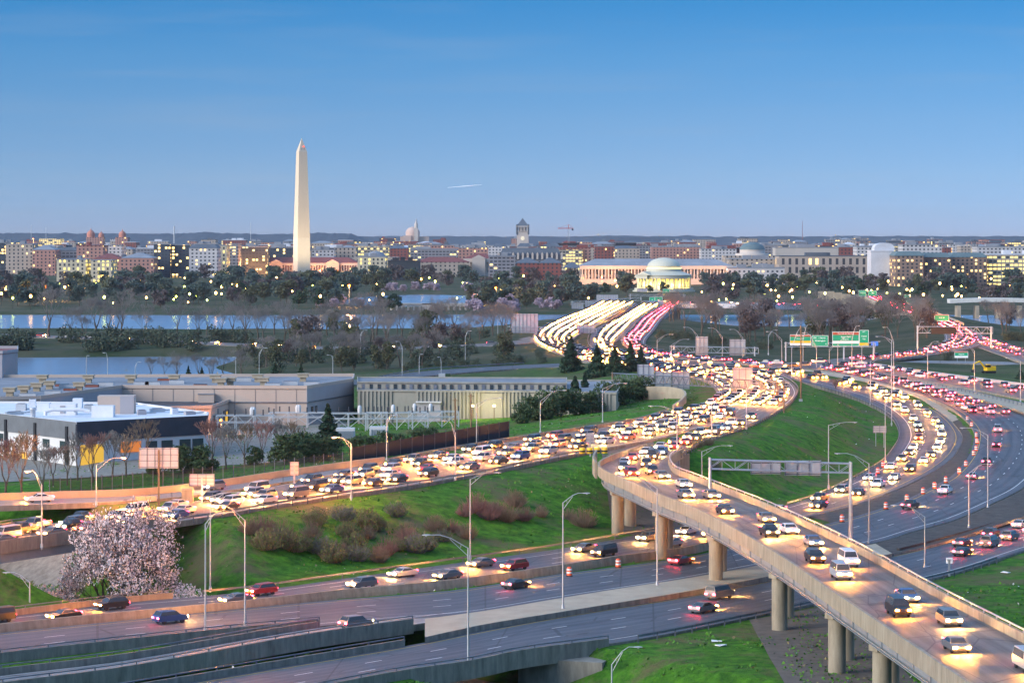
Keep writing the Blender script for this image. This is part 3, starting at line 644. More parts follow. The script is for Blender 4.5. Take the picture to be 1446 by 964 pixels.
# ---------------------------------------------------------------- vegetation
def leafquads(b, pts, size, rr, mi=0, up=0.3):
    """many small leaf-clump faces at the given points"""
    n = len(pts); a = rr.normal(size=(n, 3)); a /= np.linalg.norm(a, axis=1)[:, None]
    c = rr.normal(size=(n, 3)); c[:, 2] += up; c = np.cross(a, c); c /= np.linalg.norm(c, axis=1)[:, None]
    s = size * rr.uniform(.55, 1.25, (n, 1)); a *= s; c *= s * rr.uniform(.45, .9, (n, 1))
    q = np.stack([pts - a, pts - c * .9, pts + a, pts + c], 1).reshape(-1, 3); o = len(b.v)
    b.v.extend(map(tuple, q.tolist())); b.f.extend([(o + 4*i, o + 4*i + 1, o + 4*i + 2, o + 4*i + 3) for i in range(n)])
    b.mi.extend([mi] * n if np.isscalar(mi) else list(mi)); b.sm.extend([False] * n)
def lobes(rr, w, h, z0, k, n, rmin=.22, rmax=.42, shell=.55):
    """points in an uneven cloud of k lobes"""
    out_ = []
    for i in range(k):
        t = rr.uniform(0, 2 * math.pi); u = math.sqrt(rr.uniform(0, 1)); zz = rr.uniform(0.12, .88)
        env = math.sin(math.pi * (0.12 + 0.80 * zz)) ** .7
        c = np.array([math.cos(t) * u * w * .36 * env, math.sin(t) * u * w * .36 * env, z0 + zz * (h - z0)]); r = w * rr.uniform(rmin, rmax) * .62
        m = max(8, int(n / k)); v = rr.normal(size=(m, 3)); v /= np.linalg.norm(v, axis=1)[:, None]
        v *= (shell + (1 - shell) * rr.uniform(0, 1, (m, 1)) ** .5) * r * rr.uniform(.75, 1.12, (m, 1)); v[:, 2] *= .78; out_.append(c + v)
    p = np.concatenate(out_); p = p[p[:, 2] > z0 * .55]; return p
def limbs(b, b2, p, d, L, r, depth, maxd, rr, fork=3, spread=.62, thin=.62, rmin=.022, split=2, up=.12):
    """branching limbs; the first levels go to b (trunk), the finer ones to b2"""
    d = Vector(d).normalized(); mid = p + d * (L * .5) + Vector((rr.uniform(-1, 1), rr.uniform(-1, 1), 0)) * (L * .06); e = p + d * L + Vector((rr.uniform(-1, 1), rr.uniform(-1, 1), 0)) * (L * .07)
    k = b if depth < split else b2; n = 6 if depth == 0 else 4 if depth < 3 else 3; r2 = max(rmin, r * .72)
    k.tube(p, mid, r, (r + r2) / 2, n, cap=False); k.tube(mid, e, (r + r2) / 2, r2, n, cap=False)
    if depth >= maxd: return
    a = d.orthogonal().normalized(); c = d.cross(a); t0 = rr.uniform(0, 6.28)
    for i in range(fork):
        t = t0 + 6.283 * i / fork + rr.uniform(-.5, .5); s = spread * rr.uniform(.65, 1.25)
        nd = d + (a * math.cos(t) + c * math.sin(t)) * s + Vector((0, 0, up)); q = p + (e - p) * rr.uniform(.7, 1.0) if i else e
        limbs(b, b2, q, nd, L * rr.uniform(.6, .86), max(rmin, r2 * thin * (1.15 if i == 0 else .9)), depth + 1, maxd, rr, fork, spread, thin, rmin, split, up)
def bare_tree(name, label, h, seed, m2, maxd=6, fork=3, spread=.6, tr=.30, rmin=.03, group=None, cat='tree', up=.12, first=.24):
    rr = random.Random(seed); b, b2 = MB(), MB()
    limbs(b, b2, Vector((0, 0, -.4)), (rr.uniform(-.05, .05), rr.uniform(-.05, .05), 1), h * first, tr, 0, maxd, rr, fork, spread, .66, rmin, 2, up)
    t = thing(name, label, cat, (0, 0, 0), 0, group); b.build('trunk', M_bark, t); b2.build('crown', m2, t); return Proto(t)
def leaf_tree(name, label, h, w_, seed, m2, n=1600, size=.5, z0=.22, k=14, group=None, cat='tree', trunk=True):
    rr = np.random.default_rng(seed); r2 = random.Random(seed); b = MB(); pts = lobes(rr, w_, h, h * z0, k, n); leafquads(b, pts, size, rr)
    t = thing(name, label, cat, (0, 0, 0), 0, group)
    if trunk:
        tb = MB(); limbs(tb, tb, Vector((0, 0, -.5)), (.02, 0, 1), h * .3, h * .022, 0, 3, r2, 3, .55, .66, .05, 9); tb.build('trunk', M_bark, t)
    b.build('crown', m2, t); return Proto(t)
def conifer(name, label, h, w_, seed, m2, n=1500, size=.5, group=None):
    rr = np.random.default_rng(seed); z = rr.uniform(.06, 1, n) ** 1.25; z = 1 - (1 - z) * 1.0; ang = rr.uniform(0, 6.283, n)
    tier = 0.75 + .25 * np.cos(z * h * 2.6 + np.sin(ang * 3) * .8); rad = (1 - z) * w_ / 2 * tier * rr.uniform(.35, 1.05, n) ** .6 * (1 + .22 * np.sin(ang * 2 + seed) + .12 * np.sin(ang * 5 + z * 9))
    p = np.stack([np.cos(ang) * rad, np.sin(ang) * rad, z * h - rad * .18], 1); b = MB(); leafquads(b, p, size, rr)
    t = thing(name, label, 'tree', (0, 0, 0), 0, group); MB().tube((0, 0, -.4), (0, 0, h * .95), h * .018, .03, 6).build('trunk', M_bark, t); b.build('crown', m2, t); return Proto(t)
def shrub(name, label, h, w_, seed, m2, n=420, group=None, leaf=None, nl=0):
    """many thin stems fanning from the ground"""
    rr = random.Random(seed); b = MB()
    tips = []
    for i in range(n):
        t = rr.uniform(0, 6.283); u = math.sqrt(rr.random()); x, y = math.cos(t) * u * w_ * .38, math.sin(t) * u * w_ * .38; hh = h * rr.uniform(.3, 1.15) * (1 - .5 * u * u)
        q = Vector((x * 1.35 + rr.uniform(-.3, .3), y * 1.35 + rr.uniform(-.3, .3), hh)); p = Vector((x * .6, y * .6, -.1)); b.tube(p, q, .05, .025, 3, cap=False); tips.append(q)
        for j in range(4):
            f = rr.uniform(.4, 1); s = p + (q - p) * f; b.tube(s, s + Vector((rr.uniform(-.5, .5), rr.uniform(-.5, .5), rr.uniform(.1, .7))), .028, .015, 3, cap=False); tips.append(s)
    t = thing(name, label, 'shrub', (0, 0, 0), 0, group); b.build('stems', m2, t)
    if nl:
        r2 = np.random.default_rng(seed); lb = MB(); tp = np.array([tuple(v) for v in tips]); tp = tp[r2.integers(0, len(tp), nl)] + r2.normal(0, .16, (nl, 3))
        leafquads(lb, tp, .15, r2); lb.build('foliage', leaf, t)
    return Proto(t)
M_far1 = mat('dusky_foliage', (0.085, 0.125, 0.095), 0.9, col2=(0.038, 0.064, 0.066), scale=.35)
M_far2 = mat('olive_foliage', (0.105, 0.115, 0.055), 0.9, col2=(0.045, 0.055, 0.035), scale=.35)
M_far3 = mat('brown_foliage', (0.135, 0.105, 0.100), 0.9, col2=(0.068, 0.056, 0.062), scale=.35)
M_far4 = mat('evergreen_foliage', (0.035, 0.075, 0.036), 0.9, col2=(0.012, 0.034, 0.022), scale=.5)
M_hedge = mat('hedge_foliage', (0.075, 0.115, 0.042), 0.9, col2=(0.026, 0.052, 0.024), scale=.6)
M_bloss = mat('pale_blossom', (0.50, 0.40, 0.46), 0.9, col2=(0.26, 0.19, 0.24), scale=.4)
M_bloss2 = mat('white_blossom', (0.80, 0.78, 0.80), 0.85, col2=(0.58, 0.54, 0.56), scale=.9)
M_redbud = mat('reddish_twigs', (0.20, 0.11, 0.10), 0.9, var=.3)
M_olive = mat('olive_leaflets', (0.15, 0.19, 0.045), 0.9, col2=(0.08, 0.11, 0.035), scale=.8)
M_browntw = mat('brown_twigs', (0.20, 0.145, 0.10), 0.9, var=.3)

rb_ = random.Random(11); used = []
def in_water(x, y, m=3): return float(water_amount(np.array([x]), np.array([y]))[0]) > -m
def on_road(x, y, m=2.5):
    for c, hw in RS:
        if (np.hypot(c[:, 0] - x, c[:, 1] - y) - hw).min() < m: return True
    for r in (rM1, rM2, rR, rB):
        if (np.hypot(r.C[:, 0] - x, r.C[:, 1] - y) - r.W / 2).min() < m: return True
    return False
# -- park trees across the river
PARK = 'trees of the park across the river'
far_protos = []
for i, (h, w_, m2, nm, lab) in enumerate([(14, 14, M_far1, 'park_tree', 'round dusky green tree in the park across the river'), (17, 15, M_far1, 'park_tree', 'round dusky green tree in the park across the river'),
        (12, 13, M_far2, 'park_tree', 'olive green tree in the park across the river'), (15, 16, M_far3, 'park_tree', 'brown budding tree in the park across the river'), (13, 13, M_far4, 'park_tree', 'dark evergreen tree in the park across the river'),
        (16, 14, M_far2, 'park_tree', 'olive green tree in the park across the river')]):
    far_protos.append(leaf_tree(nm, lab, h, w_, 30 + i, m2, n=1000, size=.85, k=11, group=PARK))
cherry = leaf_tree('cherry_tree', 'pale pink cherry tree in blossom by the tidal basin', 9, 13, 51, M_bloss, n=900, size=.7, k=9, group='cherry trees by the basin')
bare_far = bare_tree('bare_tree', 'leafless tree in the park across the river', 14, 61, M_twig, maxd=5, rmin=.07, tr=.35, group=PARK)
cnt = 0
def park(px, py, sc=1.0, kind=None):
    global cnt
    q = P(px, py, 0)
    if in_water(q.x, q.y, 5) or on_road(q.x, q.y, 6): return
    z = H1(q.x, q.y); k = kind if kind is not None else rb_.choice([0, 0, 1, 1, 2, 3, 3, 4, 5, 6])
    s = sc * rb_.uniform(.75, 1.2); rz = rb_.uniform(0, 6.28)
    pr = bare_far if k == 6 else cherry if k == 7 else far_protos[k]
    pr.put((q.x, q.y, z), rz, (s * rb_.uniform(.9, 1.2), s * rb_.uniform(.9, 1.2), s)); cnt += 1
for i in range(150): park(rb_.uniform(-30, 885), rb_.uniform(397, 421), 1.08)
for i in range(62): park(rb_.uniform(-30, 525), rb_.uniform(421, 436), 1.0)
for i in range(34): park(rb_.uniform(660, 850), rb_.uniform(417, 438), 1.05)
for i in range(80): park(rb_.uniform(985, 1470), rb_.uniform(397, 414), 1.08)
for i in range(40): park(rb_.uniform(985, 1470), rb_.uniform(414, 432), 1.0)
for px, py in ((905, 411.5), (918, 414), (956, 412), (938, 416)): park(px, py, .7, 4)
for px, py in [(rb_.uniform(655, 735), rb_.uniform(430, 441)) for _ in range(12)] + [(rb_.uniform(430, 520), rb_.uniform(431, 438)) for _ in range(7)] + [(rb_.uniform(540, 660), rb_.uniform(410, 415)) for _ in range(14)] + [(765, 437), (775, 436), (785, 438)]:
    park(px, py, .85, 7)
for px, py in ((540, 439), (550, 440), (558, 439)): park(px, py, .8, 4)
# -- bare trees on the near banks
BANK = 'bare trees on the near river bank'
bps = [bare_tree('bare_tree', 'leafless tree on the near river bank', 17, 70 + i, M_twig, maxd=6, spread=sp, rmin=.026, tr=.36, group=BANK, first=.27, up=.22) for i, sp in enumerate((.42, .55, .48, .6))]
bushy = [leaf_tree('budding_tree', 'olive brown tree just coming into leaf on the near river bank', 13, 12, 80 + i, m_, n=1500, size=.42, k=13, group='budding trees on the near river bank') for i, m_ in enumerate((M_far2, M_far3))]
M_scrub = mat('bank_scrub_foliage', (0.075, 0.098, 0.055), 0.9, col2=(0.03, 0.045, 0.038), scale=.4)
scrub = leaf_tree('bank_shrub', 'low dark shrub along the water edge of the near bank', 6, 11, 88, M_scrub, n=700, size=.45, z0=.05, k=9, group='shrubs on the near bank', cat='shrub', trunk=False)
bps[1].put((at(70, P(70, 481, 0).y).x, P(70, 481, 0).y, 1), .4, 1.9, 'large leafless tree with long low limbs on the left river bank', 'bare trees on the near river bank')
def bank(px, py, pr, s, m=1.5):
    q = P(px, py, .5)
    if in_water(q.x, q.y, m) or on_road(q.x, q.y, 3.5): return
    pr.put((q.x, q.y, H1(q.x, q.y) - .1), rb_.uniform(0, 6.28), s * rb_.uniform(.8, 1.2))
for i in range(50): bank(100 + i * 12.4 + rb_.uniform(-7, 7), rb_.uniform(473, 492), rb_.choice(bps), rb_.uniform(.95, 1.5))
for i in range(22): bank(rb_.uniform(345, 720), rb_.uniform(478, 505), rb_.choice(bushy + bps + bps), 1.05)
for i in range(48): bank(rb_.uniform(-20, 350), rb_.uniform(484, 501), scrub, 1.05)
for i in range(26): bank(rb_.uniform(330, 600), rb_.uniform(499, 533), rb_.choice([scrub, scrub, bushy[0], bps[2], bps[0]]), .85)
for i in range(9): bank(rb_.uniform(200, 345), rb_.uniform(536, 541), bps[i % 4], .62)
for i in range(44): bank(rb_.uniform(925, 1215), rb_.uniform(466, 494), rb_.choice(bps + bps + bushy[1:]), 1.2)
for i in range(46): bank(rb_.uniform(1130, 1330), rb_.uniform(462, 498), rb_.choice(bps + bps + bushy), 1.15)
for i in range(16): bank(rb_.uniform(1395, 1470), rb_.uniform(455, 500), rb_.choice(bps + bushy), .95)
for i in range(20): bank(rb_.uniform(930, 1130), rb_.uniform(496, 503), scrub, .55)
for i in range(16): bank(rb_.uniform(1255, 1345), rb_.uniform(518, 526), rb_.choice([scrub, bushy[1]]), .5)
for i in range(14): bank(rb_.uniform(1340, 1450), rb_.uniform(496, 503), scrub, .6)
for i in range(70): bank(rb_.uniform(335, 720), rb_.uniform(492, 532), rb_.choice([scrub, scrub, scrub, bushy[0], bushy[1], bps[2], bps[0]]), .75)
for i in range(26): bank(rb_.uniform(560, 800), rb_.uniform(527, 537), scrub, .42)
# -- evergreens and hedges beside the S bend
con = conifer('conifer', 'dark green conifer beside the S bend', 13.5, 9.5, 91, M_far4, n=2600, size=.5, group='conifers beside the S bend')
ced = conifer('cedar_tree', 'broad dark cedar beside the S bend', 11.5, 12, 93, M_far4, n=2600, size=.5, group='conifers beside the S bend')
for px, py, s, pr in ((806, 548, 1.1, con), (843, 557, 1.1, ced), (868, 558, .95, ced), (890, 556, .9, con), (812, 598, 1.05, ced), (826, 592, .9, con), (905, 556, .7, con), (266, 538, .45, con), (285, 538, .42, con), (377, 594, .62, con), (388, 540, .55, con), (425, 540, .5, con), (463, 640, .95, con), (1441, 545, .4, ced)):
    q = P(px, py, 1); pr.put((q.x, q.y, H1(q.x, q.y) - .1), rb_.uniform(0, 6), (s * .95, s * .95, s * .82))
hed = leaf_tree('evergreen_bush', 'rounded evergreen bush beside the left highway branch', 6.5, 9, 95, M_hedge, n=2600, size=.34, z0=.04, k=12, group='evergreen bushes beside the left highway branch', cat='bush', trunk=False)
for px, py, s in ((738, 608, .8), (752, 604, .95), (772, 604, 1.1), (792, 601, 1.15), (812, 600, 1.0), (835, 598, .9), (858, 592, 1.1), (880, 588, 1.1), (902, 584, 1.0), (922, 578, .7), (936, 574, .6), (565, 646, .6), (545, 650, .7), (590, 642, .7), (610, 638, .65), (425, 664, 1.0), (405, 668, 1.0), (440, 660, .9), (505, 655, .7), (525, 653, .6), (462, 662, .8), (225, 672, .8), (258, 672, .9), (285, 672, .85), (360, 664, .6)):
    q = P(px, py, 2); hed.put((q.x, q.y, H1(q.x, q.y) - .2), rb_.uniform(0, 6), s)
# -- small bare trees around the industrial buildings
inb = [bare_tree('bare_tree', 'small leafless tree between the white hall and the highway', 10, 100 + i, m_, maxd=5, spread=.45, rmin=.034, tr=.17, first=.24, up=.2, group='small bare trees by the industrial buildings') for i, m_ in enumerate((M_browntw, M_redbud, M_twig))]
for i, (px, py, s) in enumerate(((30, 745, 1.15), (8, 740, 1.1), (60, 705, .9), (95, 690, .8), (130, 686, 1.0), (160, 680, .9), (205, 660, 1.0), (300, 668, 1.05), (318, 672, .9), (345, 668, .9), (370, 660, .9), (392, 652, .8), (415, 650, .8), (75, 690, .8), (110, 682, .9), (178, 676, .9))):
    q = P(px, py, 1.5); inb[i % 3].put((q.x, q.y, H1(q.x, q.y) - .2), i * 1.3, s * 1.45)
q = P(1180, 549, 5); bare_tree('bare_tree', 'wide spreading bare tree at the top of the green triangle', 11, 121, M_browntw, maxd=6, spread=.75, rmin=.022, tr=.3, first=.16).put((q.x, q.y, H1(q.x, q.y) - .1), 0, .9)
# -- shrubs on the green slope
SL = 'leafless shrubs on the green slope'
shp = [shrub('shrub', l, 3.4, 5.6, 130 + i, m_, 150, SL, M_olive, nl) for i, (l, m_, nl) in enumerate((('brown leafless shrub on the green slope', M_browntw, 0), ('reddish leafless shrub on the green slope', M_redbud, 0), ('olive green shrub coming into leaf on the green slope', M_browntw, 1500), ('pale olive shrub coming into leaf on the green slope', M_twig, 900)))]
for px, py, k in [(375, 803, 2), (395, 796, 0), (418, 799, 2), (440, 790, 0), (372, 785, 1), (400, 772, 2), (430, 765, 2), (455, 758, 3), (480, 752, 0), (505, 745, 3), (535, 738, 0), (560, 742, 2), (590, 735, 3), (615, 742, 0), (500, 790, 2), (520, 783, 0), (545, 790, 1), (575, 782, 1), (470, 800, 2), (560, 765, 3), (600, 722, 3), (640, 735, 1), (655, 745, 1), (672, 752, 1), (690, 757, 1), (715, 755, 0), (740, 752, 1), (765, 748, 0), (700, 735, 1), (728, 733, 0), (660, 722, 0), (805, 705, 0), (825, 690, 0), (490, 722, 2), (530, 715, 2), (625, 712, 3), (575, 715, 0), (445, 778, 2), (485, 775, 3), (520, 760, 2), (352, 792, 0)]:
    q = P(px, py, 3.0); q = P(px, py, max(0, H1(q.x, q.y))); shp[k].put((q.x, q.y, H1(q.x, q.y)), rb_.uniform(0, 6), rb_.uniform(.55, 1.0))
for px, py in ((985, 660), (1010, 668), (1035, 676), (1060, 690), (1000, 655)):
    q = P(px, py, 5); shp[3].put((q.x, q.y, H1(q.x, q.y)), rb_.uniform(0, 6), .55, 'low pale shrub on the bank beside the flyover', 'low shrubs on the bank beside the flyover')
# -- the blossoming tree by the underpass
rr = np.random.default_rng(5); t = thing('blossom_tree', 'large white and pink blossoming tree beside the left underpass', 'tree')
tb, fb = MB(), MB(); r4 = random.Random(4)
for a0, ln, tilt in ((.3, 3.3, .25), (2.2, 3.1, .55), (3.9, 3.0, .6), (5.2, 2.7, .8), (1.2, 2.6, .9), (3.2, 2.4, 1.1), (0.1, 2.6, 1.0)):
    limbs(tb, fb, Vector((0, 0, -.4)), (math.cos(a0) * tilt, math.sin(a0) * tilt, 1), ln, .22, 0, 6, r4, 3, .62, .66, .022, 4, .10)
tb.build('trunk', M_bark, t); bb = MB(); fv = np.array(fb.v); fv = fv[fv[:, 2] > .4]; n = 30000
ps = fv[rr.integers(0, len(fv), n)] + rr.normal(0, .12, (n, 3)); sk = []
for x, y, z, r_ in ((7.6, -1, 1.6, 2.0), (9.6, -1, 1.2, 1.5), (5.6, -2, 1.4, 1.7), (-7.5, -1, 1.8, 1.8)):
    m = int(420 * r_ ** 1.6); v = rr.normal(size=(m, 3)); v /= np.linalg.norm(v, axis=1)[:, None]; sk.append(np.array([x, y, z]) + v * r_ * rr.uniform(.3, 1.1, (m, 1)) ** .6 * np.array([1, 1, .75]))
ps = np.concatenate([ps] + sk); ps = ps[ps[:, 2] > .15]; zmax = np.percentile(ps[:, 2], 99.5); print('BLOSSOM', ps.min(0), ps.max(0))
leafquads(bb, ps, .105, rr, np.where(rr.uniform(0, 1, len(ps)) < .04, 1, 0)); bb.build('crown', [M_bloss2, M_bloss], t); fb.build('twigs', M_bark, t)
q = P(165, 836, -.6); t.location = (q.x, q.y, H1(q.x, q.y)); t.scale = (1.38, 1.38, 1.85)
# -- grass tufts that break up the near slopes
gr = np.random.default_rng(9); n = 60000; gx = gr.uniform(-100, 125, n); gy = 300 + 480 * gr.uniform(0, 1, n) ** 1.5
k = np.abs(gx / gy) < .2; gx, gy = gx[k], gy[k]; gz = height(gx, gy); ok = np.ones(len(gx), bool)
for c, hw in RS:
    for k0 in range(0, len(gx), 8000):
        sl2 = slice(k0, k0 + 8000); ok[sl2] &= (np.hypot(gx[sl2, None] - c[None, :, 0], gy[sl2, None] - c[None, :, 1]) - hw[None]).min(1) > 2.2
ok &= (gz > -2.5) & (seg_dist(gx, gy, STREET) > 14)
dens = np.array([mnoise.noise((a * .06, b_ * .06, 3)) + .5 * mnoise.noise((a * .3, b_ * .3, 5)) for a, b_ in zip(gx, gy)]); ok &= dens > .0
pp = np.stack([gx, gy, gz + .1], 1)[ok]
M_tuft = mat('grass_tufts', (0.09, 0.245, 0.020), 0.95, col2=(0.035, 0.11, 0.012), scale=.2)
M_tuft2 = mat('dry_grass', (0.20, 0.17, 0.075), 0.95, var=.2)
gb = MB(); leafquads(gb, pp, .26, gr, np.where(gr.uniform(0, 1, len(pp)) < .07, 1, 0), up=2.0)
tag(gb.build('grass', [M_tuft, M_tuft2]), 'uneven tufts of spring grass on the slopes between the roads', 'grass', kind='stuff')

lt = np.random.default_rng(21); lp = pp[lt.integers(0, len(pp), 260)]; lb_ = MB(); leafquads(lb_, lp + np.array([0, 0, .06]), .20, lt, up=3)
tag(lb_.build('litter', mat('paper_scraps', (.62, .62, .60), .8)), 'scattered pale scraps of litter on the grass slopes', 'litter', kind='stuff')

# ---------------------------------------------------------------- street lamps
def lamp(px, py, z, top, hx, hy, label, lit=False, name='street_lamp', r=.13, group='street lamps along the highways', m=None):
    q = P(px, py, z); Y = q.y; h = (py - top) * Y / FPX; dx = (hx - px) * Y / FPX; hh = (py - hy) * Y / FPX
    t = thing(name, label, 'street lamp', (q.x, q.y, q.z), 0, group); m = m or M_galv
    b = MB().tube((0, 0, -.4), (0, 0, h), r, r * .62, 8); b.tube((0, 0, -.1), (0, 0, .5), r * 1.9, r * 1.5, 8); b.build('pole', m, t)
    a = MB(); p0 = Vector((0, 0, h - .05)); p3 = Vector((dx, 0, hh)); p1 = Vector((dx * .45, 0, h + (hh - h) * .75)); p2 = Vector((dx * .75, 0, hh + .02))
    for u, v in ((p0, p1), (p1, p2), (p2, p3)): a.tube(u, v, .055, .05, 6)
    a.tube((0, 0, h - 1.0), p1 * .9 + p2 * .1 - Vector((0, 0, .12)), .045, .04, 6); sg = 1 if dx > 0 else -1
    a.tube(p0 * .6 + p1 * .4, Vector((dx * .2, 0, (h - 1) * .6 + .4 * hh)), .03, .03, 5)
    a.build('arm', m, t)
    hd = MB().lathe([(.02, -.55), (.13, -.35), (.17, .1), (.12, .45), (.03, .6)], 10)
    hd.v = [(p3.x + sg * (.35 + v[2]), v[1] * 1.0, p3.z + v[0] * .55) for v in hd.v]
    ho = hd.build('lamp_head', M_signback, t)
    ln = MB().lathe([(.14, 0), (.11, -.09), (.02, -.13)], 10, (p3.x + sg * .45, 0, p3.z - .05)).build('lens', M_orange if lit else M_lamp_off, ho)
    if lit:
        L = bpy.data.lights.new('lamp_light', 'POINT'); L.energy = 4200 if px > 100 else 1500; L.color = (1, .30, .07); L.shadow_soft_size = .15
        lo = bpy.data.objects.new('lamp_light', L); C.objects.link(lo); lo.parent = t; lo.location = (p3.x + sg * .45, 0, p3.z - .45)
    return t
LM = [
 (59, 772, 6.6, 684, 43, 665, 'glowing orange street lamp on the parapet of the left underpass bridge', True),
 (136, 712, 7, 656, 172, 646, 'glowing orange street lamp rising behind the white blossom tree', True),
 (496, 703, 7.5, 626, 475, 617, 'glowing orange street lamp on the guardrail above the leafless shrubs', True),
 (42, 857, 0, 821, 13, 808, 'short street lamp on the brown parapet at the mouth of the underpass', False),
 (290, 890, 0, 739, 310, 724, 'tall street lamp left of a pair standing on the dark parapet', False),
 (346, 882, 0, 734, 306, 713, 'glowing orange street lamp right of a pair standing on the dark parapet', True),
 (297, 832, 0, 700, 335, 695, 'tall thin street lamp on the far side guardrail behind the pair on the parapet', False),
 (661, 940, 0, 773, 607, 755, 'nearest tall street lamp standing on the grey parapet of the outermost road', False),
 (795, 858, .8, 709, 824, 696, 'street lamp on the tan median near two traffic drums', False),
 (928, 825, .8, 689, 882, 672, 'street lamp on the tan median right in front of the flyover', False),
 (664, 788, .3, 676, 700, 667, 'street lamp at the foot of the green slope behind the dark shrubs', False),
 (643, 675, 8, 611, 631, 594, 'street lamp on the guardrail of the left highway branch, in front of the ribbed hall', False),
 (673, 628, 8, 570, 704, 562, 'street lamp behind the left highway branch at the end of the black screen fence', False),
 (546, 650, 7.6, 593, 555, 586, 'street lamp rising from the black screen fence before the substation', False),
 (763, 611, 8, 566, 795, 551, 'street lamp with a small sign in front of the evergreen bushes', False),
 (851, 597, 8, 549, 881, 541, 'street lamp with a small box between the evergreen bushes and the barrier', False),
 (956, 642, 9, 581, 922, 573, 'street lamp on the guardrail where the flyover leaves the S bend', False),
 (1005, 623, 9, 570, 1020, 562, 'slim street lamp on the S bend guardrail, second from the flyover', False),
 (1054, 605, 9, 548, 1066, 541, 'slim street lamp on the S bend guardrail, third from the flyover', False),
 (991, 674, 6, 637, 1028, 629, 'short street lamp next to two round cabinets beside the flyover', False),
 (1170, 688, 2, 600, 1204, 596, 'street lamp on the green triangle behind the sign gantry', False),
 (1227, 764, .3, 654, 1186, 640, 'street lamp on the gravel verge behind the flyover rail', False),
 (1306, 800, 0, 729, 1266, 713, 'street lamp beside the outermost road above the flyover rail', False),
 (1368, 744, .6, 668, 1395, 655, 'street lamp on the dark verge inside the loop, left of a pair', False),
 (1395, 715, 1, 614, 1362, 604, 'street lamp on the dark verge inside the loop, right of a pair', False),
 (1229, 570, 4, 510, 1255, 501, 'street lamp at the top corner of the green triangle beside the loop', False),
 (1259, 599, 2.6, 480, 1241, 475, 'very tall street lamp at the inner edge of the loop', False),
 (1250, 652, 1.2, 569, 1262, 560, 'slim street lamp beside the blank tan sign on the loop guardrail', False),
 (1310, 536, 5, 490, 1322, 482, 'street lamp behind the white barrier left of the excavator', False),
 (1376, 552, 5, 495, 1362, 488, 'street lamp on the white barrier below the excavator', False),
 (864, 1000, -2.5, 937, 896, 913, 'low street lamp at the bottom edge on the grass below the outermost road', False),
 (1441, 567, 5, 509, 1424, 505, 'street lamp on the tan strip at the right edge', False),
]
for a in LM: lamp(*a)
MED = 'grey street lamps around the green sign gantry'
for px, py, top, hx, hy in ((1104, 516, 479, 1085, 468), (1118, 535, 489, 1135, 462), (1134, 512, 476, 1143, 458), (1153, 520, 490, 1136, 470), (1171, 520, 492, 1183, 489), (1183, 524, 484, 1199, 475), (1203, 520, 478, 1211, 460), (1217, 517, 488, 1240, 482), (1262, 548, 482, 1250, 462), (1296, 500, 464, 1302, 454)):
    lamp(px, py, 6, top, hx, hy, 'grey street lamp with a curved arm around the green sign gantry', group=MED)
MED2 = 'grey street lamps behind the blank sign gantry'
for px, py, top, hx, hy in ((928, 505, 480, 948, 472), (948, 512, 487, 970, 479), (1020, 510, 475, 1003, 463), (1049, 509, 476, 1033, 465), (985, 505, 473, 968, 462), (890, 520, 486, 880, 480), (1085, 500, 473, 1095, 466)):
    lamp(px, py, 7, top, hx, hy, 'grey street lamp behind the blank backed sign gantry', group=MED2)
MID = 'street lamps along the parkway behind the halls'
for px, py, top, hx, hy in ((122, 540, 508, 123, 502), (152, 545, 506, 149, 498), (191, 540, 517, 196, 511), (366, 540, 499, 374, 491), (333, 535, 510, 332, 504), (470, 530, 503, 465, 501), (568, 533, 490, 562, 482), (592, 531, 505, 594, 500), (623, 531, 510, 621, 504), (657, 517, 474, 663, 467), (703, 485, 452, 714, 446), (509, 505, 472, 516, 466)):
    lamp(px, py, 3.5, top, hx, hy, 'pale street lamp along the parkway behind the halls', group=MID)
# wooden utility poles
M_wood = mat('weathered_wood', (0.20, 0.125, 0.07), 0.85, var=.3, scale=2)
for px, py, top, lab in ((1131, 575, 460, 'tall brown wooden pole with a grey box at the edge of the S bend'), (1107, 592, 536, 'short brown wooden pole on the S bend guardrail'), (665, 622, 556, 'brown wooden pole behind the black screen fence'), (643, 617, 562, 'floodlit wooden pole behind the black screen fence')):
    q = P(px, py, 7); h = (py - top) * q.y / FPX; t = thing('utility_pole', lab, 'pole', tuple(q)); MB().tube((0, 0, -.5), (0, 0, h), .24, .15, 8).build('pole_shaft', M_wood, t)
    b = MB().box((-.1, -.4, 1.2), (.9, .5, 2.0)) if py == 575 else MB().box((0, 0, h - .5), (1.4, .12, .14)); b.build('cabinet' if py == 575 else 'crossarm', M_signback if py == 575 else M_wood, t)

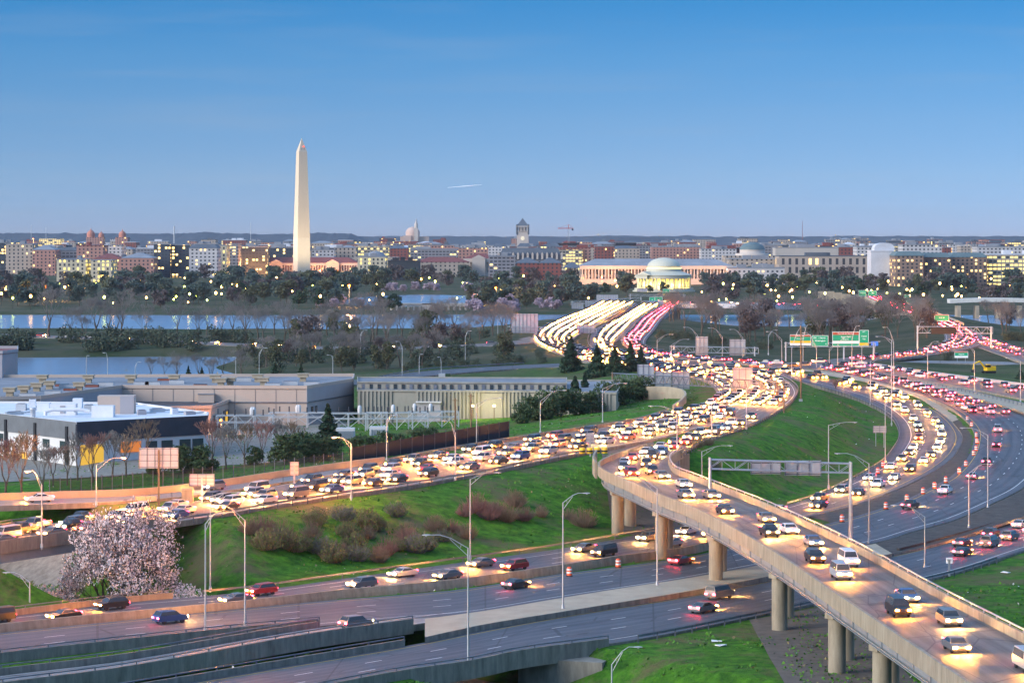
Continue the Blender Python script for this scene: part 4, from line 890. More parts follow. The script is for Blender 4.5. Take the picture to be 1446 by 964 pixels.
# ---------------------------------------------------------------- sign gantries
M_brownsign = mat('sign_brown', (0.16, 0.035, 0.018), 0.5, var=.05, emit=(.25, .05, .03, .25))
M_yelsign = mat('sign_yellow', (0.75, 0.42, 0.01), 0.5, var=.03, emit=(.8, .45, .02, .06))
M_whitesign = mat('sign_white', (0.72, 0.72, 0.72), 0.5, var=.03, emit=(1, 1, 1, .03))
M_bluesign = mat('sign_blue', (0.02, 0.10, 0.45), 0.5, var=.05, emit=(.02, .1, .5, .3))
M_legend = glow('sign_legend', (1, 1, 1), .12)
def truss(b, p0, p1, dz, dy, r=.11, bay=2.2, yo=0):
    p0, p1 = Vector(p0), Vector(p1); n = max(2, int((p1 - p0).length / bay)); u = Vector((0, 0, dz)); f = Vector((0, dy, 0))
    for a in (Vector(), u, f, u + f): b.tube(p0 + a, p1 + a, r, r, 6)
    for i in range(n):
        s, e = p0.lerp(p1, i / n), p0.lerp(p1, (i + 1) / n)
        for a in (Vector(), f): b.tube(s + a, e + a + u, r * .5, n=4) if i % 2 == 0 else b.tube(s + a + u, e + a, r * .5, n=4)
        b.tube(s, s + u, r * .5, n=4); b.tube(s, s + f, r * .5, n=4); b.tube(s + u, s + u + f, r * .5, n=4)
    b.tube(p1, p1 + u, r, n=4)
def text(body, size, loc, parent, m=M_legend):
    cu = bpy.data.curves.new('lettering', 'FONT'); cu.body = body; cu.size = size; cu.align_x = 'CENTER'; cu.align_y = 'CENTER'; cu.extrude = .01; cu.resolution_u = 2
    tmp = bpy.data.objects.new('lettering_curve', cu); C.objects.link(tmp); me = bpy.data.meshes.new_from_object(tmp.evaluated_get(bpy.context.evaluated_depsgraph_get()))
    bpy.data.objects.remove(tmp); me.materials.clear(); me.materials.append(m); o = bpy.data.objects.new('lettering', me); C.objects.link(o); o.parent = parent; o.location = loc; o.rotation_euler = (R(90), 0, 0); return o
def gantry(label, Y0, Y1, x0, x1, zt0, zt1, depth, posts, panels, m=M_galv, rust=None, name='sign_gantry', dz=1.6):
    """a box truss between two ends; zt are photo rows of the truss top; panels: (px0, px1, row0, row1, kind)"""
    a = at(x0, Y0, zrow(zt0, Y0) - dz); e = at(x1, Y1, zrow(zt1, Y1) - dz); t = thing(name, label, 'sign gantry', tuple((a + e) / 2)); o = (a + e) / 2
    b = MB(); truss(b, a - o, e - o, dz, depth); b.build('truss', m, t)
    for px, base in posts:
        f = (px - x0) / (x1 - x0); Y = Y0 + (Y1 - Y0) * f; q = at(px, Y); zb = base if base is not None else H1(q.x, q.y); zt = a.z + (e.z - a.z) * f + dz + .3
        for dy in (0, depth): MB().tube((q.x - o.x, q.y + dy - o.y, zb - .5 - o.z), (q.x - o.x, q.y + dy - o.y, zt - o.z), .24, .2, 10).build('post', rust or m, t)
    for k, (p0, p1, r0, r1, kind) in enumerate(panels):
        f = ((p0 + p1) / 2 - x0) / (x1 - x0); Y = Y0 + (Y1 - Y0) * f - .25 if kind != 'back' else Y0 + (Y1 - Y0) * f + depth + .25
        A, B = at(p0, Y, zrow(r1, Y)) - o, at(p1, Y, zrow(r0, Y)) - o; w_, h_ = B.x - A.x, B.z - A.z
        if kind == 'back':
            s = MB().box(((A.x + B.x) / 2, A.y + .06, (A.z + B.z) / 2), (w_, .06, h_)); s = s.build('sign_panel', M_signback, t)
            rb2 = MB(); n = max(2, int(w_ / 1.6))
            for i in range(n + 1): rb2.box((A.x + .1 + (w_ - .2) * i / n, A.y - .06, (A.z + B.z) / 2), (.12, .16, h_ + .2))
            for zz in (.08, .92): rb2.box(((A.x + B.x) / 2, A.y + .005, A.z + h_ * zz), (w_, .04, .16))
            rb2.build('stiffener', M_rail, s)
        else: sign_face(t, A, B, kind)
    return t
def sign_face(t, A, B, kind):
    w_, h_ = B.x - A.x, B.z - A.z; cx_, cz_ = (A.x + B.x) / 2, (A.z + B.z) / 2
    base = {'led': M_dark, 'blue': M_bluesign, 'white': M_whitesign}.get(kind[0], M_green)
    s = MB().box((cx_, A.y, cz_), (w_, .3 if kind[0] == 'led' else .1, h_)).build('sign_panel', base, t)
    if kind[0] in ('green',):
        fr = MB(); e = .1
        for x, z, a, c in ((cx_, B.z - e / 2, w_, e), (cx_, A.z + e / 2, w_, e), (A.x + e / 2, cz_, e, h_ - 2 * e), (B.x - e / 2, cz_, e, h_ - 2 * e)): fr.box((x, A.y - .06, z), (a, .016, c))
        fr.build('border', M_legend, s)
    for band, f0, f1 in kind[1]:
        MB().box((cx_, A.y - .065, A.z + h_ * (f0 + f1) / 2), (w_ * .985, .03, h_ * (f1 - f0))).build('sign_band', {'brown': M_brownsign, 'yellow': M_yelsign, 'white': M_whitesign, 'green': M_green}[band], s)
    for body, fx, fz, sz in kind[2]: text(body, h_ * sz, (A.x + w_ * fx, A.y - .1, A.z + h_ * fz), s, kind[3] if len(kind) > 3 else M_legend)
    return s
gantry('steel sign gantry with two blank backed signs in front of the green triangle', 447, 452, 1001, 1203, 649, 655, 1.6, [(1003, 1.0), (1202, .2)],
       [(1060, 1103, 652, 669, 'back'), (1108, 1160, 650, 671, 'back')], dz=1.55)
gantry('long rust and steel sign gantry with white blank backed signs over the S bend', 800, 690, 864, 1115, 527, 540, 2.4, [(865, 6.5), (1098, 8)],
       [(900, 924, 514.5, 549, 'back'), (925, 948, 525, 549, 'back'), (949, 974, 525, 549, 'back'), (1034, 1063, 519, 549, 'back')], M_rail, M_wood, dz=2.3)
gantry('sign gantry with two white blank backed signs at the far side of the highway', 1030, 1030, 946, 1071, 489, 491, 2.0, [(952, 6.5), (1066, 6.5)],
       [(982, 1000, 475, 502, 'back'), (1030, 1053, 479, 502, 'back')], M_galv, dz=2.2)
gantry('sign gantry with pale blank backed signs left of the bridge approach', 1225, 1225, 716, 842, 461, 464, 2.4, [(720, 4.5), (838, 8)], [(722, 760, 443, 470, 'back'), (813, 840, 458, 475, 'back')], M_galv, dz=2.6)
gantry('sign gantry with small blank backed signs over the far end of the bridge', 1880, 1880, 806, 906, 426, 420, 2.4, [(808, 5), (905, 8)], [(807, 824, 427, 436, 'back'), (826, 850, 424, 433, 'back'), (842, 873, 416, 424, 'back')], M_galv, dz=2.0)
gantry('gantry of green overhead signs in front of the bare trees', 1000, 1000, 1108, 1236, 484, 484, 1.6, [(1110, 6), (1192, 6), (1234, 6)], [
       (1115.5, 1145, 472.3, 487.5, ('green', [('brown', .80, .97), ('yellow', .22, .42), ('white', .03, .21)], [('Mem Park Sites', .5, .885, .11), ('Memorial Br', .5, .61, .14)])),
       (1146.5, 1169.5, 473.5, 488.5, ('green', [], [('395', .18, .77, .2), ('1 North', .62, .77, .2), ('Washington', .5, .5, .2), ('\u2193', .12, .2, .2), ('\u2193', .86, .2, .2)])),
       (1175.5, 1213, 468.3, 488.5, ('green', [('brown', .78, .97), ('white', .18, .36)], [('Memorials Nat\'l Park Sites', .5, .875, .105), ('Reagan Nat\'l', .5, .64, .13), ('Airport', .5, .48, .13)])),
       (1213.5, 1226.5, 466, 488.5, ('green', [('yellow', .05, .2)], [('EXIT', .5, .9, .09), ('Crystal', .5, .62, .12), ('City', .5, .45, .12)]))], dz=1.5)
gantry('gantry with a dark electronic message board over the bridge ramp', 1110, 1110, 1295, 1402, 461, 462, 1.6, [(1296, 5), (1400, 5)], [
       (1314.5, 1350, 461.5, 471.5, ('led', [], [('55  10', .62, .5, .4)], glow('led_amber', (.35, .04, .02), .5)))], M_signback, dz=2.6)
gantry('gantry with two bright green signs at the far end of the right river bridge', 1900, 1900, 1206, 1246, 416, 416, 1.5, [(1207, 6), (1245, 6)], [
       (1212.5, 1223, 410, 418, ('green', [], [('MAINE AV', .5, .6, .22)])), (1226, 1238, 410.5, 418, ('green', [], [('395', .5, .6, .3)]))], dz=1.4)
gantry('gantry with two green signs beside the right river bridge', 1700, 1700, 1266, 1305, 422, 422, 1.5, [(1270, 5), (1288, 5)], [
       (1270, 1284.5, 416, 424, ('green', [], [('12th St', .5, .55, .3)])), (1280, 1301, 423.5, 431.5, ('green', [], [('9th St', .5, .55, .3)]))], dz=1.4)
gantry('green signs glowing above the main bridge before the domed memorial', 1890, 1890, 888, 968, 415.5, 416, 1.5, [(890, 8), (966, 8)], [
       (936, 945.5, 408, 416.5, ('green', [('yellow', .02, .2)], [('12', .5, .6, .3)])), (917, 924.5, 419.5, 427, ('green', [], [('14', .5, .5, .3)])), (925, 935.5, 419, 428, ('green', [], [('14th', .5, .5, .3)])), (900, 914, 407, 412, 'back')], dz=1.3)
def roadsign(label, px0, px1, r0, r1, base_row, z, kind, posts=2, m=M_galv):
    q = P((px0 + px1) / 2, base_row, z); Y = q.y; t = thing('road_sign', label, 'sign', tuple(q)); A, B = at(px0, Y, zrow(r1, Y)) - q, at(px1, Y, zrow(r0, Y)) - q; w_ = B.x - A.x
    xs_ = (0,) if posts == 1 else (A.x + w_ * .2, B.x - w_ * .2)
    for x in xs_: MB().box((x, .1, (B.z - .3) / 2 - .2), (.14 if posts == 2 else .3, .14 if posts == 2 else .3, B.z)).build('post', m, t)
    if kind == 'back':
        s = MB().box(((A.x + B.x) / 2, .22, (A.z + B.z) / 2), (w_, .06, B.z - A.z)).build('sign_panel', M_signback, t); rb2 = MB(); n = max(1, int(w_ / 1.3))
        for i in range(n + 1): rb2.box((A.x + .06 + (w_ - .12) * i / n, .13, (A.z + B.z) / 2), (.1, .1, B.z - A.z + .1))
        for zz in (.05, .36, .66, .95): rb2.box(((A.x + B.x) / 2, .165, A.z + (B.z - A.z) * zz), (w_, .04, .09))
        rb2.build('stiffener', M_rail, s)
    else: sign_face(t, A, B, kind)
    return t
roadsign('white back of a large billboard on one brown post beside the frontage lane', 196, 252, 632, 661, 712, 7, 'back', 1, M_wood)
roadsign('small blank backed white sign above the left highway branch near a concrete box', 267, 303, 669, 686, 712, 7, 'back', 1, M_signback)
roadsign('narrow blank backed sign beside the frontage lane', 409, 422, 652, 671, 682, 7.4, 'back', 1)
roadsign('small blank backed sign over the crash cushion at the flyover gore', 827, 840, 611, 626, 642, 9, 'back', 1)
roadsign('pale back of a low sign beside the loop guardrail', 1233, 1252, 601, 611, 630, 1.5, 'back', 2)
roadsign('white weigh limit sign on a post beside the outermost road', 1336, 1345, 787, 795, 810, .2, ('white', [], [('R12', .5, .6, .45)], M_dark), 1)
roadsign('low green sign behind the excavator lot', 1348, 1367, 496, 505, 511, 4, ('green', [('brown', .8, .97), ('white', .03, .3)], [('Airport', .5, .55, .3)]), 2)
roadsign('small blue sign at the right end of the green gantry', 1230, 1240, 482, 488, 505, 6, ('blue', [], [('H', .5, .5, .6)]), 1)
roadsign('green sign on the right river bridge beneath the blue flashing light', 1319.5, 1340, 444, 453, 462, 8, ('green', [('brown', .85, .97)], [('EXIT 10', .5, .5, .25)]), 2)

# ---------------------------------------------------------------- small roadside things
M_or = mat('orange_plastic', (0.75, 0.10, 0.03), 0.45, var=.06); M_wh = mat('white_reflective', (0.75, 0.75, 0.73), 0.4, var=.04)
td = thing('traffic_drum', 'orange and white traffic drum', 'traffic drum', (0, 0, 0)); MB().box((0, 0, .06), (.78, .78, .12)).build('base', M_dark, td)
MB().lathe([(.34, .12), (.33, .3), (.32, .5), (.31, .7), (.29, .9), (.26, 1.08), (.12, 1.16)], 16).build('drum_body', M_or, td)
for z in (.36, .74): MB().lathe([(.338, z), (.328, z + .19)], 16, cap=False).build('band', M_wh, td)
pd = Proto(td)
for lst, lab in (([(1366, 594.6, 2.8), (1372, 603, 2.6), (1379, 618, 2.2), (1379.6, 626.6, 2), (1378.7, 637, 1.7), (1375, 644, 1.5), (1364, 659, 1.3), (1354.7, 669, 1.2), (1335.7, 682, 1), (1319.6, 690, .8), (1303.5, 698, .6), (1280.7, 708, .5), (1251, 719, .3), (1189, 737, 0)], 'orange and white traffic drum at the inner edge of the outer loop'),
                 ([(1247, 660, .8), (1239.6, 669, .7), (1228, 676, .6)], 'orange and white traffic drum on the inner shoulder of the loop'),
                 ([(804, 813, 0)], 'orange and white traffic drum left of a pair below the median wall'), ([(873, 801, 0)], 'orange and white traffic drum right of a pair below the median wall')):
    for px, py, z in lst: q = P(px, py, z); pd.put(tuple(q), 0, 1.25, lab, 'traffic drums along the highways')
for k, (px, lab) in enumerate(((976, 'pale round cabinet beside the flyover, left of a pair'), (987, 'brown round cabinet beside the flyover, right of a pair'))):
    q = P(px, 652, 6.5); t = thing('cabinet', lab, 'cabinet', tuple(q)); MB().lathe([(.62, -.6), (.62, 2.1), (.5, 2.3), (.1, 2.45)], 20).build('cabinet_body', [M_signback, M_wood][k], t); MB().lathe([(.9, -.6), (.9, .1)], 20).build('base', M_conc, t)
q = P(265, 709, 7); t = thing('utility_cabinet', 'pale concrete utility box below the small white sign', 'cabinet', tuple(q)); MB().box((0, 0, 1), (1.9, 1.5, 2.2)).build('cabinet_body', M_conc, t); MB().box((0, 0, 2.2), (2.1, 1.7, .2)).build('lid', M_tanconc, t)
for px, lab in ((206, 'long low concrete block on the grass near the billboard'),):
    q = P(px, 706, 7); tag(MB().box((q.x, q.y, q.z + .3), (3.6, .6, .8), .1).build('concrete_block', M_tanconc), lab, 'block')
q = P(624, 536, 4); t = thing('utility_cabinet', 'green and grey utility box by the ramp behind the hall', 'cabinet', tuple(q)); MB().box((0, 0, 1), (2.2, 1.6, 2.2)).build('cabinet_body', M_signback, t); MB().box((2.0, 0, 1), (1.6, 1.6, 2.0)).build('door', M_far4, t)
# scraps of litter by the slope paving
for i, (px, py) in enumerate(((1012, 903), (1018, 909), (1300, 826), (1420, 806))):
    q = P(px, py, 0); z = H1(q.x, q.y); b = MB().box((0, 0, .12), (1.3, .9, .04), i * .8)
    for v in range(4, 8): b.v[v] = (b.v[v][0], b.v[v][1], b.v[v][2] + .1 * (v % 2))
    tag(b.build('white_board', M_wh, None, (q.x, q.y, z)), ['white scrap board on the grass left of the near slope paving, upper one', 'white scrap board on the grass left of the near slope paving, lower one', 'white scrap lying on the grass behind the flyover rail', 'white scrap lying on the grass near the right edge'][i], 'scrap board')
# excavator
q = P(1396, 527, 4.5); t = thing('excavator', 'yellow excavator parked on the gravel lot at the right', 'excavator', tuple(q), R(200))
for s in (-1, 1):
    tr_ = MB().box((0, s * 1.1, .45), (3.6, .6, .8)); tr_.tube((1.8, s * 1.1 - .3, .45), (1.8, s * 1.1 + .3, .45), .4, n=12); tr_.tube((-1.8, s * 1.1 - .3, .45), (-1.8, s * 1.1 + .3, .45), .4, n=12); tr_.build('track', M_dark, t)
MB().box((-.5, 0, 1.5), (3.4, 2.5, 1.1)).box((-1.6, 0, 2.2), (1.2, 2.4, .6)).build('engine_housing', M_yel, t)
cb = MB().box((.6, .7, 2.5), (1.5, 1.1, 1.5), 0, 0, .9).build('cab', M_yel, t); MB().box((.62, .7, 2.55), (1.56, 1.14, .8)).build('window', M_dark, cb)
ar = MB().tube((1.0, -.2, 1.7), (3.4, -.2, 4.2), .35, .3, 6).tube((3.4, -.2, 4.2), (5.6, -.2, 3.4), .3, .25, 6).build('boom', M_yel, t); MB().tube((5.6, -.2, 3.4), (6.0, -.2, 1.4), .22, .2, 6).build('stick', M_yel, t); MB().box((5.9, -.2, .9), (1.0, 1.1, .9), 0, 0, 1.2).build('bucket', M_dark, t)
# contrail
o = MB(); a, e = at(632, 24000, zrow(265, 24000)), at(680, 24000, zrow(261, 24000)); o.tube(a, a.lerp(e, .6), 1, 3.5, 8); o.tube(a.lerp(e, .6), e, 3.5, 1, 8); tag(o.build('contrail', mat('ice_trail', (.9, .9, .95), .9, emit=(.6, .7, .8, .035))), 'short thin white contrail in the blue sky', 'contrail')

# ---------------------------------------------------------------- buildings
def facade(name, wall, win=(.02, .028, .04), wx=4.0, wz=3.8, fx=.5, fz=.5, lit=.12, lcol=(1, .62, .2), ls=0.53, var=.1, rough=.75):
    """masonry with a grid of window openings, some of them lit (for far buildings a few pixels high)"""
    if name in _m: return _m[name]
    m = bpy.data.materials.new(name); m.use_nodes = True; t = m.node_tree; b = t.nodes['Principled BSDF']; N = t.nodes.new; L = t.links.new
    c = N('ShaderNodeTexCoord'); s = N('ShaderNodeSeparateXYZ'); L(c.outputs['Object'], s.inputs[0])
    def M(op, a, b_=None, v=None):
        n = N('ShaderNodeMath'); n.operation = op
        for k, q in ((0, a), (1, b_)):
            if q is None: continue
            if isinstance(q, (int, float)): n.inputs[k].default_value = q
            else: L(q, n.inputs[k])
        return n.outputs[0]
    u = M('DIVIDE', M('ADD', M('ADD', s.outputs[0], s.outputs[1]), 2000.3), wx); v = M('DIVIDE', M('ADD', s.outputs[2], .3), wz)
    fu, fv = M('FRACT', u), M('FRACT', v)
    def inside(f, w_): return M('MULTIPLY', M('GREATER_THAN', f, .5 - w_ / 2), M('LESS_THAN', f, .5 + w_ / 2))
    g = N('ShaderNodeNewGeometry'); gs = N('ShaderNodeSeparateXYZ'); L(g.outputs['Normal'], gs.inputs[0])
    w_ = M('MULTIPLY', M('MULTIPLY', inside(fu, fx), inside(fv, fz)), M('LESS_THAN', M('ABSOLUTE', gs.outputs[2]), .5))
    cb_ = N('ShaderNodeCombineXYZ'); L(M('FLOOR', u), cb_.inputs[0]); L(M('FLOOR', v), cb_.inputs[1]); oi = N('ShaderNodeObjectInfo'); L(oi.outputs['Random'], cb_.inputs[2])
    wn = N('ShaderNodeTexWhiteNoise'); L(cb_.outputs[0], wn.inputs['Vector']); lt = M('MULTIPLY', w_, M('LESS_THAN', wn.outputs['Value'], lit))
    n = N('ShaderNodeTexNoise'); n.inputs['Scale'].default_value = .08; n.inputs['Detail'].default_value = 5; L(c.outputs['Object'], n.inputs['Vector'])
    r = N('ShaderNodeValToRGB'); r.color_ramp.elements[0].position = .3; r.color_ramp.elements[1].position = .7
    r.color_ramp.elements[0].color = (*[x * (1 - var) for x in wall], 1); r.color_ramp.elements[1].color = (*[min(1, x * (1 + var)) for x in wall], 1); L(n.outputs[0], r.inputs[0])
    x = N('ShaderNodeMix'); x.data_type = 'RGBA'; L(w_, x.inputs[0]); L(r.outputs[0], x.inputs[6]); x.inputs[7].default_value = (*win, 1); L(x.outputs[2], b.inputs['Base Color'])
    b.inputs['Emission Color'].default_value = (*lcol, 1); L(M('MULTIPLY', lt, ls), b.inputs['Emission Strength']); b.inputs['Roughness'].default_value = rough
    _m[name] = m; return m
F_lime = facade('limestone_facade', (.36, .30, .25), lit=.05, wx=5.5, wz=4.6, fx=.36, fz=.5)
F_pink = facade('pink_stone_facade', (.36, .19, .155), lit=.08, wx=5, wz=4.2, fx=.4, fz=.5)
F_white = facade('white_facade', (.47, .45, .45), lit=.06, wx=5, wz=4.2, fx=.45, fz=.45)
F_grey = facade('grey_facade', (.20, .20, .225), lit=.10, wx=5, wz=4, fx=.7, fz=.45)
F_brick = facade('red_brick_facade', (.20, .055, .045), lit=.07, wx=5, wz=4.4, fx=.4, fz=.55)
F_dark = facade('dark_glass_facade', (.035, .05, .07), win=(.02, .03, .05), lit=.22, wx=4.2, wz=4, fx=.6, fz=.55, ls=0.72)
F_lit = facade('brightly_lit_facade', (.30, .27, .22), lit=.72, wx=4.4, wz=4, fx=.75, fz=.5, lcol=(1, .72, .22), ls=0.34)
F_hotel = facade('brown_brick_facade', (.24, .16, .12), lit=.26, wx=4.6, wz=3.6, fx=.45, fz=.55, ls=0.58)
F_tall = facade('tall_window_facade', (.37, .30, .25), win=(.025, .03, .04), lit=.10, wx=7.5, wz=9.5, fx=.4, fz=.72)
F_yel = facade('floodlight_tinted_facade', (.48, .42, .30), lit=.4, wx=5, wz=4.4, fx=.42, fz=.6, lcol=(1, .70, .15), ls=0.43)  # floodlight look put into the brighter yellow wall colour; only window cells emit
F_col = mat('pale_limestone', (.47, .41, .36), .8, var=.08, scale=.05)
M_rslate = mat('slate_roof', (.085, .105, .13), .7, var=.2, scale=.05); M_rgrey = mat('grey_roof', (.22, .235, .26), .7, var=.2, scale=.05)
M_rred = mat('red_tile_roof', (.19, .055, .050), .8, var=.2, scale=.05); M_rgreen = mat('copper_green_roof', (.10, .15, .16), .6, var=.2, scale=.05); M_rwhite = mat('pale_roof', (.50, .51, .54), .7, var=.15, scale=.05)
CITY = 'city buildings beyond the park'
def bld(x0, x1, top, Y, fm, label, roof='flat', rm=None, depth=40, base=0, pent=True, name='building', group=None, hip=6.0, seed=0):
    rr = random.Random(x0 * 7 + seed); a, e = at(x0, Y), at(x1, Y); w_ = e.x - a.x; h = zrow(top, Y) - base
    if roof in ('hip', 'mansard'): h -= hip
    if roof == 'gable': h -= hip
    t = thing(name, label, 'building', ((a.x + e.x) / 2, Y, base), 0, group); rm = rm or M_rgrey
    MB().box((0, depth / 2, h / 2 - 1), (w_, depth, h + 2)).build('wall', fm, t)
    b = MB()
    if roof == 'flat':
        b.box((0, depth / 2, h + .45), (w_ + .8, depth + .8, .9))
        if pent and w_ > 25:
            for k in range(rr.randint(1, 3)): pw = w_ * rr.uniform(.12, .3); b.box((rr.uniform(-.32, .32) * w_, depth * rr.uniform(.35, .6), h + 2.4), (pw, depth * .3, 3.2 + rr.uniform(0, 2)))
    elif roof in ('hip', 'mansard'):
        k = .12 if roof == 'mansard' else .45; i_ = min(w_, depth) * k; z0, z1 = h, h + hip; W, D = w_ / 2 + .6, depth + .6
        b.add([(-W, -.6, z0), (W, -.6, z0), (W, D, z0), (-W, D, z0), (-W + i_, i_, z1), (W - i_, i_, z1), (W - i_, D - i_, z1), (-W + i_, D - i_, z1)], [(0, 1, 5, 4), (1, 2, 6, 5), (2, 3, 7, 6), (3, 0, 4, 7), (4, 5, 6, 7)])
    elif roof == 'gable':
        W, D = w_ / 2 + .6, depth + .6; b.add([(-W, -.6, h), (W, -.6, h), (W, D, h), (-W, D, h), (0, -.6, h + hip), (0, D, h + hip)], [(0, 1, 4), (2, 3, 5), (1, 2, 5, 4), (3, 0, 4, 5)])
    b.build('roof', rm, t); return t
hand = [
 (-15, 20, 343, 3500, F_dark, 'dark office block with lit windows at the left edge of the skyline', 'flat', None),
 (8, 46, 345, 3420, F_lime, 'beige stone office building second from the left edge', 'flat', M_rgrey),
 (46, 78, 346, 3400, F_pink, 'pinkish office building between two beige blocks on the left', 'hip', M_rgrey),
 (78, 108, 349, 3450, F_grey, 'grey block with a dark arched roof on the left', 'mansard', M_rslate),
 (108, 146, 347, 3350, F_pink, 'pink stone building with a dark flat roof on the left', 'flat', M_rred),
 (146, 172, 347, 3420, F_white, 'pale building between the pink blocks on the left', 'flat', None),
 (132, 171, 358, 3180, F_pink, 'long low pink classical building left of the dark glass block', 'hip', M_rred),
 (171, 217, 357, 3150, F_pink, 'pink classical building with a row of small windows beside the dark glass block', 'hip', M_rgrey),
 (80, 122, 367, 3020, F_yel, 'building tinted yellow as if floodlit, half hidden by trees, left one', 'flat', None),
 (128, 158, 368, 3010, F_yel, 'building tinted yellow as if floodlit, half hidden by trees, right one', 'flat', None),
 (217, 240, 345, 3200, F_dark, 'dark glass office block with many lit windows, left half', 'flat', None),
 (240, 267, 346, 3210, F_dark, 'dark glass office block with many lit windows, right half', 'flat', None),
 (267, 307, 345, 3190, F_white, 'white ornate building with a dark mansard roof above the long pink building', 'mansard', M_rslate),
 (307, 320, 347, 3280, F_yel, 'narrow lit building right of the white mansard building', 'flat', None),
 (320, 336, 345, 3350, F_grey, 'narrow grey tower block right of the white mansard building', 'flat', None),
 (336, 378, 349, 3400, F_dark, 'long dark office block with lit windows left of the obelisk', 'flat', None),
 (378, 413, 350, 3500, F_dark, 'dark office block right behind the obelisk on its left', 'flat', None),
 (440, 472, 353, 3550, F_white, 'pale stepped building just right of the obelisk', 'flat', None),
 (472, 503, 350, 3600, F_lime, 'beige office building with small lit windows right of the obelisk', 'flat', None),
 (503, 548, 348, 3800, F_lit, 'pale building with warm lit floors between the obelisk and the dark cube', 'flat', None),
 (548, 592, 369, 3050, mat('dark_scaffold', (.02, .03, .04), .7), 'dark wrapped cube under construction right of the obelisk', 'flat', M_dark),
 (505, 545, 363, 3200, F_yel, 'lit low building left of the dark wrapped cube', 'flat', None),
 (580, 650, 352, 3800, F_grey, 'wide grey flat building behind the red roofs in the middle', 'flat', None),
 (585, 662, 363, 3250, F_lime, 'long stone building with a red tile roof in the middle', 'hip', M_rred),
 (650, 720, 347, 4000, F_white, 'wide pale building behind the pediment in the middle', 'flat', None),
 (690, 728, 362, 3200, F_grey, 'low grey building left of the red brick hall', 'flat', None),
 (728, 762, 364, 3120, F_brick, 'dark red brick hall with a slate roof, left half', 'hip', M_rslate),
 (762, 793, 364, 3100, F_brick, 'dark red brick hall with a slate roof, right half', 'hip', M_rslate),
 (795, 823, 371, 3050, F_yel, 'small stone pavilion with a glowing band and pyramid roof', 'hip', M_rslate),
 (757, 832, 347, 4300, F_grey, 'long modern dark topped block right of the clock tower, left half', 'flat', M_dark),
 (832, 920, 347, 4250, F_grey, 'long modern dark topped block right of the clock tower, right half', 'flat', M_dark),
 (920, 990, 349, 4000, F_pink, 'pinkish block with pale penthouses behind the white dome', 'flat', None),
 (990, 1040, 352, 3900, F_white, 'pale low block right behind the white dome', 'flat', None),
 (965, 1042, 378, 2900, F_white, 'white wing with a row of windows right of the domed memorial', 'flat', M_rwhite),
 (1028, 1108, 379, 2850, F_white, 'white classical building with lit windows at the right of the domed memorial', 'flat', M_rgrey),
 (1030, 1110, 366, 3050, F_lime, 'beige stone building behind the white classical wing', 'flat', M_rgrey),
 (1100, 1230, 362, 3000, F_tall, 'long beige building with tall grouped windows right of the museum dome', 'flat', M_rslate),
 (1095, 1184, 350, 3600, mat('bare_limestone', (.42, .38, .34), .8, var=.1, scale=.03), 'massive windowless limestone block above the long beige building', 'flat', M_rgrey),
 (1182, 1212, 349, 3700, F_brick, 'small brown brick block right of the windowless limestone block', 'flat', None),
 (1210, 1232, 349, 3500, F_white, 'pale block just left of the blank white tower', 'flat', None),
 (1264, 1304, 355, 2760, F_hotel, 'brown brick hotel with a green roof right of the blank white tower', 'mansard', M_rgreen),
 (1304, 1342, 357, 2770, facade('dark_brick_facade', (.12, .085, .08), lit=.22, wx=4.6, wz=3.6, fx=.45, fz=.55), 'dark brick hotel wing with scattered lit windows', 'mansard', M_rgreen),
 (1342, 1394, 357, 2790, F_hotel, 'brown brick hotel with green roof, nearest the yellow lit offices', 'mansard', M_rgreen),
 (1396, 1475, 360, 2800, F_lit, 'office building with rows of yellow lit windows at the right edge', 'flat', M_rwhite),
 (1275, 1330, 346, 3300, F_white, 'pale office block behind the brown brick hotel', 'flat', None),
 (1380, 1450, 349, 3400, F_white, 'wide pale office block behind the yellow lit offices', 'flat', None),
]
for k, hnd in enumerate(hand): bld(*hnd[:8], seed=k, hip=4.5 if hnd[6] == 'mansard' else 6)
# blank white tower with a rounded top
t = bld(1230, 1262, 355, 2800, M_rwhite, 'blank white tower block with a rounded vault on top', 'flat', M_rwhite, depth=30, pent=False); w_ = at(1262, 2800).x - at(1230, 2800).x
b = MB(); n = 14; pf = [(w_ * .45 * -math.cos(math.pi * i / n) + w_ * .12, zrow(355, 2800) + .9 + 8.0 * math.sin(math.pi * i / n) ** .6) for i in range(n + 1)]
b.add([(x, 4, z) for x, z in pf] + [(x, 26, z) for x, z in pf], [tuple(range(n, -1, -1)), tuple(range(n + 1, 2 * n + 2))] + [(i, i + 1, n + 2 + i, n + 1 + i) for i in range(n)]); b.build('vault', M_rwhite, t)
